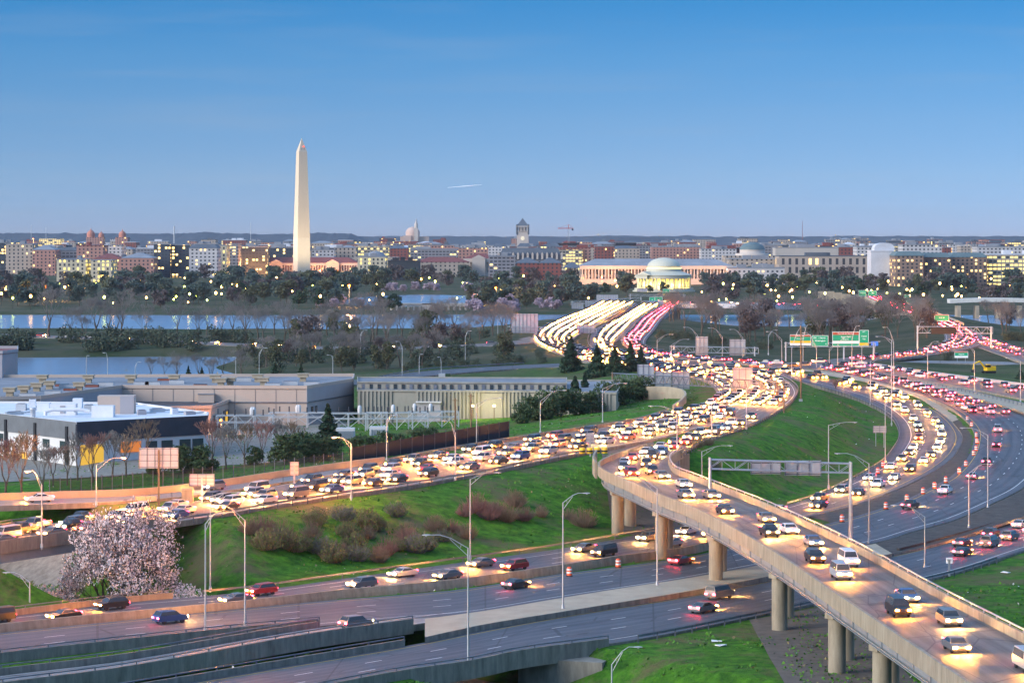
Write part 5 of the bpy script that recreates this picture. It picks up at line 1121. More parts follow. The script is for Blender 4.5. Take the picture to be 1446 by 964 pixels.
# long pink classical building with a red roof behind the obelisk
def classical(x0, x1, top, Y, m, rm, label, ncol, depth=45, pav=(), hip=5.0, colr=.9, base_h=.30, win=True):
    a, e = at(x0, Y), at(x1, Y); w_ = e.x - a.x; h = zrow(top, Y) - hip; t = thing('classical_building', label, 'building', ((a.x + e.x) / 2, Y, 0))
    MB().box((0, depth / 2 + 2.5, h / 2 - 1), (w_, depth, h + 2)).build('wall', m, t); bh = h * base_h
    MB().box((0, .9, bh / 2 - 1), (w_, 3.2, bh + 2)).build('podium', F_col, t); MB().box((0, .9, h - h * .09), (w_ + 1, 3.6, h * .18)).build('entablature', F_col, t)
    for i in range(ncol):
        x = -w_ / 2 + w_ * (i + .5) / ncol; MB().tube((x, -.2, bh), (x, -.2, h * .82), colr, colr * .85, 10).build('column', F_col, t)
    for px in pav:
        x = at(px, Y).x - (a.x + e.x) / 2; p = MB(); p.box((x, -2, h / 2), (16, 5, h)); p.add([(x - 9, -4.8, h), (x + 9, -4.8, h), (x, -4.8, h + 4.5), (x - 9, .5, h), (x + 9, .5, h), (x, .5, h + 4.5)], [(0, 1, 2), (4, 3, 5), (1, 4, 5, 2), (3, 0, 2, 5)]); p.build('pediment', F_col, t)
    W, D, i_ = w_ / 2 + 1, depth + 4, min(18, depth * .35)
    MB().add([(-W, -1, h), (W, -1, h), (W, D, h), (-W, D, h), (-W + i_, i_, h + hip), (W - i_, i_, h + hip), (W - i_, D - i_, h + hip), (-W + i_, D - i_, h + hip)], [(0, 1, 5, 4), (1, 2, 6, 5), (2, 3, 7, 6), (3, 0, 4, 7), (4, 5, 6, 7)]).build('roof', rm, t); return t
classical(272, 506, 363.5, 3420, F_pink, M_rred, 'long pink classical building with a red roof behind the obelisk', 64, pav=(300, 345, 390, 470), hip=7)
classical(820, 1034, 366, 2880, F_tall, M_rgrey, 'long colonnaded stone building with a grey roof behind the domed memorial', 46, pav=(), hip=7, depth=60)
classical(655, 700, 358, 3300, F_col, M_rred, 'small temple fronted stone building with a pediment and red roof', 8, pav=(676,), hip=6)
# mansard building and the clock tower
t = bld(703, 795, 350, 3550, F_grey, 'grey stone building with tall dormered slate roofs at the foot of the clock tower', 'mansard', M_rslate, hip=16, depth=60, pent=False)
for i in range(14):
    x = -42 + i * 6.4; d_ = MB().box((x, -.5, zrow(350, 3550) - 12), (2.6, 3, 6)); d_.add([(x - 1.9, -2.2, zrow(350, 3550) - 9), (x + 1.9, -2.2, zrow(350, 3550) - 9), (x, -2.2, zrow(350, 3550) - 5.5), (x - 1.9, 3, zrow(350, 3550) - 9), (x + 1.9, 3, zrow(350, 3550) - 9), (x, 3, zrow(350, 3550) - 5.5)], [(0, 1, 2), (1, 4, 5, 2), (3, 0, 2, 5)]); d_.build('dormer', F_col, t)
for x in (-40, -8, 30): MB().box((x, 20, zrow(346, 3550)), (20, 24, 5), 0, 0, .55).build('roof_pavilion', M_rslate, t)
Y = 3600; q = at(738, Y); t = thing('clock_tower', 'tall grey stone clock tower with a pointed slate roof', 'tower', tuple(q)); W = 15.5; z1 = zrow(327, Y); z2 = zrow(319, Y); z3 = zrow(308, Y)
MB().box((0, 0, z1 / 2), (W, W, z1)).build('shaft', F_col, t); bf = MB()
for sx_ in (-1, -.33, .33, 1):
    for sy_ in (-1, 1): bf.box((sx_ * (W / 2 - 1), sy_ * (W / 2 - 1), z1 + 3.2), (2, 2, 6.4)); bf.box((sy_ * (W / 2 - 1), sx_ * (W / 2 - 1), z1 + 3.2), (2, 1.99, 6.38))
bf.box((0, 0, z1 + .4), (W + 1.6, W + 1.6, .8)).box((0, 0, z1 + 7), (W + 2, W + 2, 1.2)).box((0, 0, z1 + 3), (W - 5, W - 5, 6)); bf.build('belfry', F_col, t)
MB().lathe([(W * .74, z1 + 7.6), (.25, z3)], 4, a0=math.pi / 4, smooth=False).build('spire', M_rslate, t)
for sx_ in (-1, 1):
    for sy_ in (-1, 1): MB().lathe([(1.1, z1 - 4), (1.1, z1 + 7), (1.3, z1 + 8), (.1, z1 + 10.5)], 8, (sx_ * W * .5, sy_ * W * .5, 0)).build('corner_turret', M_rslate, t)
MB().tube((0, -W / 2 - .3, z1 - 9), (0, -W / 2 + .2, z1 - 9), 2.7, n=20).build('clock_face', mat('clock_glass', (.7, .65, .5), .4, emit=(1, .75, .4, .06)), t)
# museum dome
Y = 3500; q = at(1064, Y); t = thing('museum_dome', 'stone museum block with a pale green dome above the skyline', 'building', tuple(q)); z0 = zrow(361, Y); MB().box((0, 20, z0 / 2), (75, 50, z0)).build('wall', F_lime, t)
MB().lathe([(22, z0), (22, z0 + 3), (16.5, z0 + 3.2), (16.5, z0 + 8)], 32, (0, 18, 0)).build('drum', F_col, t); MB().lathe([(17, z0 + 8), (15.8, z0 + 11), (12.5, z0 + 14.5), (7, z0 + 16.8), (1, z0 + 17.6)], 32, (0, 18, 0)).build('dome', M_rgreen, t)
Y = 3500; q = at(530, Y); t = thing('museum_dome', 'low grey dome on a drum right of the obelisk', 'building', tuple(q)); z0 = zrow(363, Y); MB().box((0, 20, z0 / 2), (60, 40, z0)).build('wall', F_lime, t); MB().lathe([(13, z0), (12, z0 + 3), (9, z0 + 6), (4, z0 + 7.6), (.5, z0 + 8)], 24, (0, 14, 0)).build('dome', M_rgrey, t)
# basilica on the horizon
Y = 8300; q = at(584, Y); t = thing('basilica', 'pale domed basilica with a slender bell tower on the horizon', 'church', (q.x, q.y, 20)); zz = lambda r_: zrow(r_, Y) - 20
M_bas = mat('warm_stone', (.50, .36, .30), .8, var=.1, scale=.02); MB().box((2, 40, zz(334) / 2), (88, 60, zz(334))).box((-20, 20, zz(333) / 2), (24, 30, zz(333) + 2)).build('nave', M_bas, t)
MB().lathe([(22, zz(334)), (22, zz(328)), (21, zz(326)), (15, zz(322.5)), (5, zz(320.5)), (.5, zz(320))], 20, (-4, 40, 0)).build('dome', M_bas, t)
MB().box((8, 0, zz(322) / 2), (12, 12, zz(322))).lathe([(6, zz(322)), (5.5, zz(316)), (3, zz(314)), (.3, zz(308.5))], 8, (8, 0, 0)).build('bell_tower', F_col, t)
for px, w_, r0, lab in ((134, 46, 323, 'pair of church cupolas tinted reddish as if lit on the left horizon'), (172, 34, 323, 'single cupola tinted reddish as if lit on the left horizon')):
    Y = 5200; q = at(px, Y); t = thing('church', lab, 'church', tuple(q)); z0 = zrow(335, Y); M_cup = mat('red_light_tinted_copper', (.42, .17, .12), .7); MB().box((0, 10, z0 / 2), (w_ * .7, 30, z0)).build('wall', F_pink, t)  # reddish light on the cupolas is put into their base colour
    for k in ((-9, 1.0), (11, .7)) if px == 134 else ((0, .9),):
        r_ = 8 * k[1]; z1 = zrow(335, Y); MB().lathe([(r_, z1), (r_, z1 + 6 * k[1]), (r_ * .9, z1 + 9 * k[1]), (r_ * .5, z1 + 12.5 * k[1]), (r_ * .2, z1 + 13.5 * k[1]), (.15, z1 + 18 * k[1])], 14, (k[0], 8, 0)).build('cupola', M_cup, t)
# obelisk
Y = 3330; q = at(426, Y); t = thing('obelisk', 'very tall pale stone obelisk with a pyramid tip towering over the park', 'obelisk', (q.x, q.y, 3.5), R(24))
M_ob = mat('obelisk_marble', (.60, .52, .41), .75, var=.07, scale=.05, stretch=(1, 1, .35), detail=9); M_ob2 = mat('obelisk_marble_upper', (.57, .475, .36), .75, var=.07, scale=.05, stretch=(1, 1, .35), detail=9)
r = lambda m_: m_ / math.sqrt(2)
MB().lathe([(r(16.8), -2), (r(16.1), 46)], 4, a0=math.pi / 4, smooth=False, cap=False).build('lower_shaft', M_ob, t)
MB().lathe([(r(16.1), 46), (r(10.5), 152.4)], 4, a0=math.pi / 4, smooth=False, cap=False).build('upper_shaft', M_ob2, t)
py_ = MB().lathe([(r(10.5), 152.4), (.05, 169.3)], 4, a0=math.pi / 4, smooth=False).build('pyramidion', M_ob2, t)
wd = MB()
for s in (-1, 1): wd.box((s * 1.6, -4.45, 155.6), (1.0, .5, .7))
wd.build('observation_window', M_dark, py_); MB().box((1.2, -4.0, 158.8), (2.2, .8, 1.6)).build('warning_light', glow('red_beacon', (1, .16, .10), .25), py_)
for k, (dx, dy) in enumerate(((-60, -60), (60, -65), (0, -90))):
    fo = thing('floodlight', 'small ground floodlight aimed up at the obelisk', 'floodlight', (q.x + dx, q.y + dy, 3.5), 0, 'ground floodlights around the obelisk'); MB().box((0, 0, .6), (1.2, 1.2, 1.2)).build('housing', M_dark, fo)
    L = bpy.data.lights.new('floodlight_beam', 'SPOT'); L.energy = 42000; L.color = (1, .78, .48); L.spot_size = R(75); L.spot_blend = .8; L.shadow_soft_size = .5; lo = bpy.data.objects.new('floodlight_beam', L); C.objects.link(lo); lo.parent = fo; lo.location = (0, 0, 1.5)
    lo.rotation_euler = (Vector((0, 0, 75)) - Vector((dx, dy, 1.5))).to_track_quat('-Z', 'Y').to_euler()
# domed memorial
Y = 2500; q = at(937.5, Y); t = thing('domed_memorial', 'white circular memorial with a shallow dome and a ring of lit columns', 'memorial', tuple(q)); M_mar = mat('white_marble', (.50, .48, .38), .6, var=.05, scale=.08)
zt = zrow(388, Y); RR = 25
MB().lathe([(29, -2), (29, 1.5), (27.4, 1.5), (27.4, 3.6), (RR + 1.0, 3.6)], 48, smooth=False).build('steps', M_mar, t)
MB().lathe([(RR - 5.5, 3.6), (RR - 5.5, zt - 3.2)], 40).build('wall', M_mar, t)
for i in range(38):
    a = 2 * math.pi * (i + .5) / 38
    MB().tube((RR * math.cos(a) * .97, RR * math.sin(a) * .97, 3.6), (RR * math.cos(a) * .97, RR * math.sin(a) * .97, zt - 3.2), .85, .72, 10).build('column', M_mar, t)
MB().lathe([(RR - 6, zt - 3.2), (RR + .6, zt - 3.2), (RR + .6, zt - .6), (RR + 1.2, zt - .5), (RR + 1.2, zt), (16.5, zt + 3.4)], 48, smooth=False, cap=False).build('entablature', M_mar, t)
z2 = zt + 3.4; MB().lathe([(16.5, z2), (16.5, z2 + 2.6), (15.4, z2 + 2.6), (15.4, z2 + 4.8)], 40, smooth=False).build('drum', M_mar, t)
MB().lathe([(15.6, z2 + 4.8), (14.8, z2 + 6.6), (12.8, z2 + 8.9), (9.2, z2 + 11.0), (5, z2 + 12.2), (.5, z2 + 12.6)], 40).build('dome', M_mar, t)
po = MB().box((-19, -14, zt - 1.7), (14, 12, 3.2), R(-35)); po.add([(-27, -17, zt), (-14, -26, zt), (-20.5, -21.5, zt + 3.5), (-19, -6, zt), (-8, -14, zt), (-13.5, -10, zt + 3.5)], [(0, 1, 2), (1, 4, 5, 2), (3, 0, 2, 5)]); po.build('portico', M_mar, t)
for i in range(6):
    a = -math.pi * (i + .5) / 6
    L = bpy.data.lights.new('colonnade_light', 'POINT'); L.energy = 1500; L.color = (1, .70, .12); L.shadow_soft_size = .4; lo = bpy.data.objects.new('colonnade_light', L); C.objects.link(lo); lo.parent = t; lo.location = (22.0 * math.cos(a), 22.0 * math.sin(a), 6.2)
MB().lathe([(16.0, z2 + 2.65), (16.0, z2 + 3.0)], 40, cap=True).build('cove_light', glow('cove_light', (1, .66, .14), 1.6), t)
# crane and masts
Y = 4800; q = at(803, Y); t = thing('tower_crane', 'red and grey tower crane standing on the skyline right of the clock tower', 'crane', tuple(q)); zz = lambda r_: zrow(r_, Y); M_cr = mat('crane_red', (.45, .06, .05), .6)
b = MB(); truss(b, (-1, 0, 0), (-1, 0, zz(318)), 0.01, 2, .3, 6); b.tube((1, 0, 0), (1, 0, zz(318)), .3, n=4); b.tube((1, 2, 0), (1, 2, zz(318)), .3, n=4); b.build('mast', M_galv, t)
b = MB(); truss(b, (-19, 0, zz(323)), (8, 0, zz(323)), 1.8, 1.5, .28, 3); b.tube((0, 0, zz(323)), (0, 0, zz(317)), .4, n=5); b.tube((0, 0, zz(317)), (-15, 0, zz(321.5)), .18, n=4); b.tube((0, 0, zz(317)), (7, 0, zz(321.5)), .18, n=4); b.build('jib', M_cr, t); MB().box((7, 0, zz(324)), (3, 2, 3.4)).build('counterweight', M_dark, t)
for px, r0, Y, lab in ((1133, 312, 7500, 'thin red and white lattice mast on the right horizon'), (246, 319, 6500, 'short dark chimney on the left horizon'), (65, 321, 7000, 'thin mast with a red light on the far left horizon'), (354, 314, 7000, 'thin mast with a red light left of the obelisk'), (44, 317, 7000, 'thin pale mast at the far left of the horizon')):
    q = at(px, Y); MB_ = MB().tube((0, 0, 0), (0, 0, zrow(r0, Y)), 1.6 if px == 246 else .9, 1.5 if px == 246 else .5, 6); t = thing('mast', lab, 'mast', tuple(q)); MB_.build('mast_shaft', M_rred if px == 1133 else M_galv, t)
# small buildings of the far city
rc = random.Random(33); kinds = [(F_lime, 'beige'), (F_white, 'pale'), (F_pink, 'pinkish'), (F_grey, 'grey'), (F_brick, 'red brick'), (F_dark, 'dark'), (F_lit, 'brightly lit')]; rms = [M_rgrey, M_rwhite, M_rslate, M_rred, M_rgrey]
for i in range(250):
    Y = rc.uniform(3650, 6200); px = rc.uniform(-20, 1466); fm, cn = rc.choices(kinds, (4, 3, 6, 3, 5, 2, 2))[0]; top = 338 + (6200 - Y) / 2550 * 13 + rc.uniform(-2.5, 3.5); wpx = rc.uniform(12, 46) * 4200 / Y
    bld(px, px + wpx, top, Y, fm, f'{cn} building among the small blocks of the far city', rc.choice(['flat', 'flat', 'flat', 'hip']), rc.choice(rms), depth=rc.uniform(25, 50), hip=4, group=f'small {cn} buildings of the far city', pent=rc.random() < .7, seed=i)
# low houses and kiosks among the park trees, parked along the far bank
# lights of the park
pl = thing('park_lamp', 'lit park lamp', 'park lamp', (0, 0, 0)); MB().tube((0, 0, 0), (0, 0, 6.0), .12, .08, 6).build('post', M_dark, pl); MB().lathe([(.1, 6), (.5, 6.3), (.62, 6.8), (.4, 7.3), (.05, 7.5)], 10).build('globe', glow('warm_globe', (1, .50, .12), 6), pl); pp1 = Proto(pl)
pl2 = thing('park_lamp', 'lit park lamp', 'park lamp', (0, 0, 0)); MB().tube((0, 0, 0), (0, 0, 6.0), .12, .08, 6).build('post', M_dark, pl2); MB().lathe([(.1, 6), (.5, 6.3), (.62, 6.8), (.4, 7.3), (.05, 7.5)], 10).build('globe', glow('greenish_globe', (.75, .85, .14), 4), pl2); pp2 = Proto(pl2)
for i in range(150):
    px = rc.choice([rc.uniform(0, 400), rc.uniform(0, 400), rc.uniform(400, 880), rc.uniform(990, 1446), rc.uniform(990, 1446)]); Y = P(px, rc.uniform(398, 440), 0).y; q = at(px, Y)
    if in_water(q.x, q.y, 3) or on_road(q.x, q.y, 3): continue
    (pp1 if i % 3 else pp2).put((q.x, q.y, H1(q.x, q.y)), 0, rc.uniform(.8, 1.5), 'warm glowing lamp among the park trees' if i % 3 else 'yellow green glowing lamp among the park trees', 'warm lamps among the park trees' if i % 3 else 'yellow green lamps among the park trees')
for px, py, top, lab in ((493, 434, 405, 'bright orange flood lamp by the basin right of the obelisk'), (700, 432, 408, 'bright orange flood lamp among the cherry trees'), (47, 374, 338, 'bright orange flood lamp on the far left skyline'), (65, 425, 406, 'bright orange lamp in the park at the far left')):
    q = P(px, py, 0); h = (py - top) * q.y / FPX; t = thing('flood_lamp', lab, 'flood lamp', tuple(q)); MB().tube((0, 0, 0), (0, 0, h), .25, .15, 6).build('post', M_galv, t); MB().lathe([(.1, h), (.9, h + .4), (.9, h + 1.3), (.1, h + 1.7)], 12).build('globe', M_orange, t)
    L = bpy.data.lights.new('lamp_light', 'POINT'); L.energy = 14000; L.color = (1, .42, .12); L.shadow_soft_size = .6; lo = bpy.data.objects.new('lamp_light', L); C.objects.link(lo); lo.parent = t; lo.location = (0, -2.5, h + .9)
# street lamps that light the long pink facade and the colonnade
for k, px in enumerate((290, 320, 352, 385, 452, 478, 850, 875, 1010)):
    Y = 3385 if px < 600 else 2850; q = at(px, Y); t = thing('sodium_lamp', 'orange street lamp close in front of ' + ('the long pink building' if px < 600 else 'the colonnaded building'), 'street lamp', tuple(q), 0, 'orange lamps before ' + ('the pink building' if px < 600 else 'the colonnaded building'))
    MB().tube((0, 0, 0), (0, 0, 8), .2, .15, 6).build('post', M_galv, t); MB().lathe([(.1, 8), (.6, 8.3), (.5, 8.9), (.1, 9)], 8).build('globe', M_orange, t)
    L = bpy.data.lights.new('lamp_light', 'POINT'); L.energy = 15000; L.color = (1, .40, .13); L.shadow_soft_size = .5; lo = bpy.data.objects.new('lamp_light', L); C.objects.link(lo); lo.parent = t; lo.location = (0, -1.5, 8.6)
# arched inlet bridge at the basin and the low arched bridge at the right
t = thing('inlet_bridge', 'low pale stone bridge with small arches at the basin inlet', 'bridge', tuple(at(605, 1880, 0))); M_st = mat('bridge_stone', (.42, .40, .37), .8, var=.12)
b = MB(); b.box((0, 0, 3.6), (52, 9, 1.0)).box((0, -4.6, 4.5), (52, .4, .9)).box((0, 4.6, 4.5), (52, .4, .9)); b.build('deck', M_st, t)
for x in range(-26, 27, 4):
    if abs(x) > 5: MB().box((x, 0, .6), (1.3, 8.6, 5.2)).build('pier', M_st, t)
MB().box((0, 0, 2.0), (8.5, 9.6, 6.0)).build('gatehouse', F_col, t)
t = thing('arched_bridge', 'long pale concrete bridge with a bowed deck and wall piers at the right edge', 'bridge', tuple(at(1400, 1760, 0)))
pts = [(x, 0, 8.2 + 2.2 * math.cos((x - 2) / 40 * 1.2)) for x in range(-28, 60, 3)]; along(pts, [(-6, -1.5), (-6, 1.1), (6, 1.1), (6, -1.5)]).build('deck', mat('pale_concrete', (.52, .50, .44), .8, var=.1), t)
for x in (-22, -10, 4, 18, 32, 46): MB().box((x, 0, 2.4), (2.2, 11, 8.2)).build('pier', M_tanconc, t)

# ---------------------------------------------------------------- industrial buildings on the left
M_beige = mat('beige_panel', (.46, .37, .31), .75, var=.06, scale=.12, stretch=(1, 1, .3)); M_lavgrey = mat('grey_panel', (.33, .32, .34), .75, var=.06, scale=.12)
M_wpanel = mat('white_panel', (.56, .56, .56), .6, var=.05, scale=.3); M_roofm = mat('grey_membrane', (.20, .21, .23), .8, var=.25, scale=.15); M_rooflt = mat('white_membrane', (.62, .64, .67), .7, var=.1, scale=.2)
M_clad = mat('black_cladding', (.030, .036, .052), .5, var=.2, scale=.4); M_cladg = mat('grey_corrugated', (.13, .14, .155), .45, var=.15, scale=.4)
M_glassd = mat('dark_glass', (.035, .05, .06), .12, var=.1, spec=.6); M_winlit = glow('lit_window', (1, .55, .06), .11); M_winor = glow('orange_window', (1, .28, .05), .09)
M_ribc = mat('ribbed_concrete', (.27, .262, .225), .85, var=.22, scale=.25, stretch=(1, 1, .25), detail=8)
def flatroofed(name, label, poly, h, wallm, roofm, cat='building', base=-1.0, rim=.9):
    o = sum((Vector((p[0], p[1], 0)) for p in poly), Vector()) / len(poly); t = thing(name, label, cat, tuple(o)); q = [(p[0] - o.x, p[1] - o.y) for p in poly]
    MB().prism(q, base, h, top=False).build('wall', wallm, t); rf = MB().prism(q, h - .35, h - .05); rf.build('roof', roofm, t)
    par = MB(); n = len(q); 
    for i in range(n):
        a, b_ = Vector((*q[i], 0)), Vector((*q[(i + 1) % n], 0)); d = (b_ - a); L = d.length; m_ = (a + b_) / 2; par.box((m_.x, m_.y, h + rim / 2 - .1), (L + .3, .32, rim), math.atan2(d.y, d.x))
    par.build('parapet', wallm, t); return t, o
def xy(px, py, z): q = P(px, py, z); return (q.x, q.y)
hB = 11.0
poly = [xy(-60, 566, hB), xy(57, 563, hB), xy(172, 547.5, hB), xy(433, 548.5, hB), xy(498, 538, hB), xy(500, 531, hB), xy(-60, 533, hB)]
tB, oB = flatroofed('warehouse', 'large beige hall with a flat grey roof full of vents', poly, hB, M_beige, M_roofm)
def wall_strip(t, o, a, b_, z0, z1, m, nm, out_=.06, thick=.12):
    a, b_ = Vector((*a, 0)) - Vector((o.x, o.y, 0)), Vector((*b_, 0)) - Vector((o.x, o.y, 0)); d = b_ - a; n = Vector((d.y, -d.x, 0)).normalized(); m_ = (a + b_) / 2 + n * out_
    return MB().box((m_.x, m_.y, (z0 + z1) / 2), (d.length, thick, z1 - z0), math.atan2(d.y, d.x)).build(nm, m, t)
lerp2 = lambda a, b_, f: (a[0] + (b_[0] - a[0]) * f, a[1] + (b_[1] - a[1]) * f)
wall_strip(tB, oB, poly[3], poly[4], -1, hB - .1, M_lavgrey, 'side_cladding')
wall_strip(tB, oB, poly[1], poly[2], -1, hB - .1, M_lavgrey, 'side_cladding')
for i in (2, 3): wall_strip(tB, oB, poly[i], poly[i + 1], hB - 3.9, hB - 3.6, M_rail, 'ledge', .16, .2)
for i in range(9): f = (i + .5) / 9; p = lerp2(poly[2], poly[3], f); wall_strip(tB, oB, p, lerp2(poly[2], poly[3], f + .0016), -1, hB - .2, M_rail, 'panel_joint', .03, .1)
for f in (.08, .16): p = lerp2(poly[3], poly[4], f); wall_strip(tB, oB, p, lerp2(poly[3], poly[4], f + .05), 4.4, 6.0, M_glassd, 'window', .14, .1)
rv = random.Random(2)
def vent(x, y, k, label, gp):
    z = hB - .05; t = thing('roof_vent', label, 'roof vent', (x, y, z), 0, gp)
    if k == 0: MB().box((0, 0, .55), (1.7, 1.7, 1.1)).build('curb', M_tanconc, t); MB().box((0, 0, 1.6), (2.9, 2.9, .9)).box((0, 0, 2.15), (3.3, 3.3, .2)).build('hood', M_tanconc, t)
    elif k == 1: MB().box((0, 0, .5), (4.2, 2.0, 1.0)).build('unit', M_signback, t); MB().box((0, 0, 1.06), (3.8, 1.6, .12)).build('fan_grille', M_rail, t)
    else: MB().box((0, 0, .3), (3.6, 2.2, .6)).build('skylight_curb', mat('rusty_red', (.22, .07, .05), .7), t); MB().box((0, 0, .66), (3.4, 2.0, .12)).build('skylight_glass', M_glassd, t)
for px, py, k in [(14, 559, 0), (34, 556, 0), (52, 552, 0), (70, 549, 0), (75, 557, 1), (95, 548, 1), (112, 551, 0), (40, 561, 1), (20, 563, 2), (88, 545, 2), (100, 551, 2), (60, 540, 0), (125, 540, 0), (185, 540, 0), (246, 540, 0), (304, 540, 0), (312, 545, 0), (364, 539, 0), (372, 544, 0), (428, 538, 0), (200, 544, 1), (216, 544, 1), (283, 545, 2), (250, 541.5, 1), (325, 544, 0), (385, 546, 1), (440, 544, 1), (410, 543, 1), (150, 545, 1), (130, 546, 2), (232, 537, 2), (345, 538, 1)]:
    x, y = xy(px, py, hB); vent(x, y, k, ['tan mushroom vent on the roof of the beige hall', 'grey fan unit on the roof of the beige hall', 'low red rimmed skylight on the roof of the beige hall'][k], ['tan vents on the beige hall', 'grey units on the beige hall', 'skylights on the beige hall'][k])
# lower annex with lit glazing
hA = 7.2; pa = [xy(120, 581, hA), xy(298, 576, hA), xy(329, 566, hA), xy(330, 562, hA), xy(150, 562, hA)]
tA, oA = flatroofed('annex', 'low annex with a dark roof and lit glazing in front of the beige hall', pa, hA, M_beige, M_clad)
wall_strip(tA, oA, lerp2(pa[0], pa[1], .70), lerp2(pa[0], pa[1], .93), 3.0, 5.3, M_glassd, 'window'); wall_strip(tA, oA, lerp2(pa[0], pa[1], .76), lerp2(pa[0], pa[1], .80), 3.1, 5.0, M_winlit, 'lit_window', .13)
wall_strip(tA, oA, lerp2(pa[1], pa[2], .1), lerp2(pa[1], pa[2], .45), 1.2, 5.0, M_glassd, 'window'); wall_strip(tA, oA, lerp2(pa[1], pa[2], .55), lerp2(pa[1], pa[2], .9), 1.2, 5.4, M_glassd, 'window'); wall_strip(tA, oA, lerp2(pa[1], pa[2], .62), lerp2(pa[1], pa[2], .72), 1.4, 5.0, M_winlit, 'lit_window', .13)
q = P(292, 568, hA); t = thing('roof_unit', 'pale box shaped roof unit on the annex', 'roof unit', (q.x, q.y, hA)); MB().box((0, 0, 1.1), (4.2, 3.2, 2.2)).build('casing', M_beige, t); MB().box((0, 0, 2.3), (4.5, 3.5, .2)).build('lid', M_roofm, t)
# white hall with a black band
hW = 10.4; pw = [xy(-70, 578, hW), xy(108, 598, hW), xy(293, 588.5, hW), xy(294, 584, hW), xy(190, 570, hW), xy(-70, 568, hW)]
tW, oW = flatroofed('white_hall', 'white hall with a black upper band, pale roof and yellow lit windows', pw, hW, M_wpanel, M_rooflt, rim=.5)
wall_strip(tW, oW, pw[0], pw[1], 6.8, hW + .35, M_cladg, 'grey_band', .12, .24); wall_strip(tW, oW, pw[1], pw[2], 6.4, hW + .35, M_clad, 'black_band', .12, .24)
for f, w2 in ((.30, .035), (.40, .04), (.75, .05), (.88, .05)): wall_strip(tW, oW, lerp2(pw[0], pw[1], f), lerp2(pw[0], pw[1], f + w2), 4.4, 6.2, M_glassd, 'window', .10)
wall_strip(tW, oW, lerp2(pw[0], pw[1], .57), lerp2(pw[0], pw[1], .63), 1.0, 2.6, M_winlit, 'lit_window', .10); wall_strip(tW, oW, lerp2(pw[0], pw[1], .50), lerp2(pw[0], pw[1], .56), 1.0, 2.6, mat('teal_glass', (.12, .20, .20), .2), 'window', .10)
for f in (.46, .69, .93): wall_strip(tW, oW, lerp2(pw[0], pw[1], f), lerp2(pw[0], pw[1], f + .016), -.5, 9.6, M_dark, 'downpipe', .38, .3)
wall_strip(tW, oW, lerp2(pw[1], pw[2], .03), lerp2(pw[1], pw[2], .20), .5, 5.6, M_winlit, 'lit_window', .10); wall_strip(tW, oW, lerp2(pw[1], pw[2], .33), lerp2(pw[1], pw[2], .48), 3.4, 5.8, M_winor, 'lit_window', .10)
for f in (.52, .64, .78, .88): wall_strip(tW, oW, lerp2(pw[1], pw[2], f), lerp2(pw[1], pw[2], f + .085), 3.0, 5.6, M_glassd, 'window', .10)
def on_roof(px, py, d, label, m=M_rooflt, rz=0.0, h=hW):
    q = P(px, py, h); t = thing('roof_unit', label, 'roof unit', (q.x, q.y, h - .05), rz); MB().box((0, 0, d[2] / 2), d).build('casing', m, t); return t
u = on_roof(90, 585, (6.0, 3.0, 2.6), 'long white air handler with pipes on the white hall'); MB().box((0, -1.55, 1.3), (1.2, .1, 1.8)).build('access_door', M_lavgrey, u)
on_roof(146, 588, (5.0, 3.2, 2.6), 'white louvred roof unit beside the tan penthouse')
u = on_roof(165, 583, (8.5, 5, 4.2), 'tan and grey penthouse box on the white hall', M_beige, .05); MB().box((2.6, -2.6, 2.1), (3.2, .12, 4.1)).build('side_panel', M_lavgrey, u)
on_roof(62, 580, (3.0, 2.4, 2.0), 'small white roof box behind the pipes'); on_roof(110, 577, (2.2, 2.2, 2.6), 'small white fan housing on the white hall')
q = P(95, 588.5, hW); t = thing('duct', 'bent white ventilation ducts running over the white hall roof', 'duct', (q.x, q.y, hW)); b = MB()
for a, e in (((-5, 0, .4), (-5, 0, 1.3)), ((-5, 0, 1.3), (-3.2, .2, 1.7)), ((-3.2, .2, 1.7), (3, .6, 1.7)), ((3, .6, 1.7), (5, .8, 1.2)), ((-1, .3, 1.7), (-1, 2.4, 1.2)), ((1.5, .4, 1.7), (1.5, 2.6, 1.2))): b.tube(a, e, .42, n=10)
b.build('pipe_run', M_rooflt, t); MB().lathe([(.6, 0), (.6, 1.5), (.75, 1.6), (.75, 2.0), (.2, 2.2)], 12, (-8, .5, 0)).build('exhaust_fan', M_signback, t)
for k, (px, py, d, m) in enumerate(((30, 579, (2.4, 2.0, 1.6), M_signback), (46, 576, (1.6, 1.6, 2.2), M_rooflt), (126, 580, (2.6, 2.2, 1.5), M_signback), (200, 585, (2.0, 1.6, 1.1), M_lavgrey), (222, 581, (3.4, 1.4, .8), M_signback), (246, 584, (1.5, 1.5, 1.4), M_rooflt), (268, 585, (2.6, 1.2, .7), M_lavgrey), (20, 585, (4.5, .9, .7), M_galv), (178, 573, (2.6, 2.0, 1.5), M_rooflt))):
    q = P(px, py, hW); t = thing('roof_unit', 'small metal unit among the clutter on the white hall roof', 'roof unit', (q.x, q.y, hW - .05), .1 * k, 'small units on the white hall roof'); MB().box((0, 0, d[2] / 2), d).build('casing', m, t); MB().box((0, 0, d[2] + .06), (d[0] * .7, d[1] * .7, .12)).build('fan_grille', M_rail, t); MB().tube((d[0] / 2, 0, .4), (d[0] / 2 + 2.5, .4, .4), .16, n=8).build('pipe', M_galv, t)
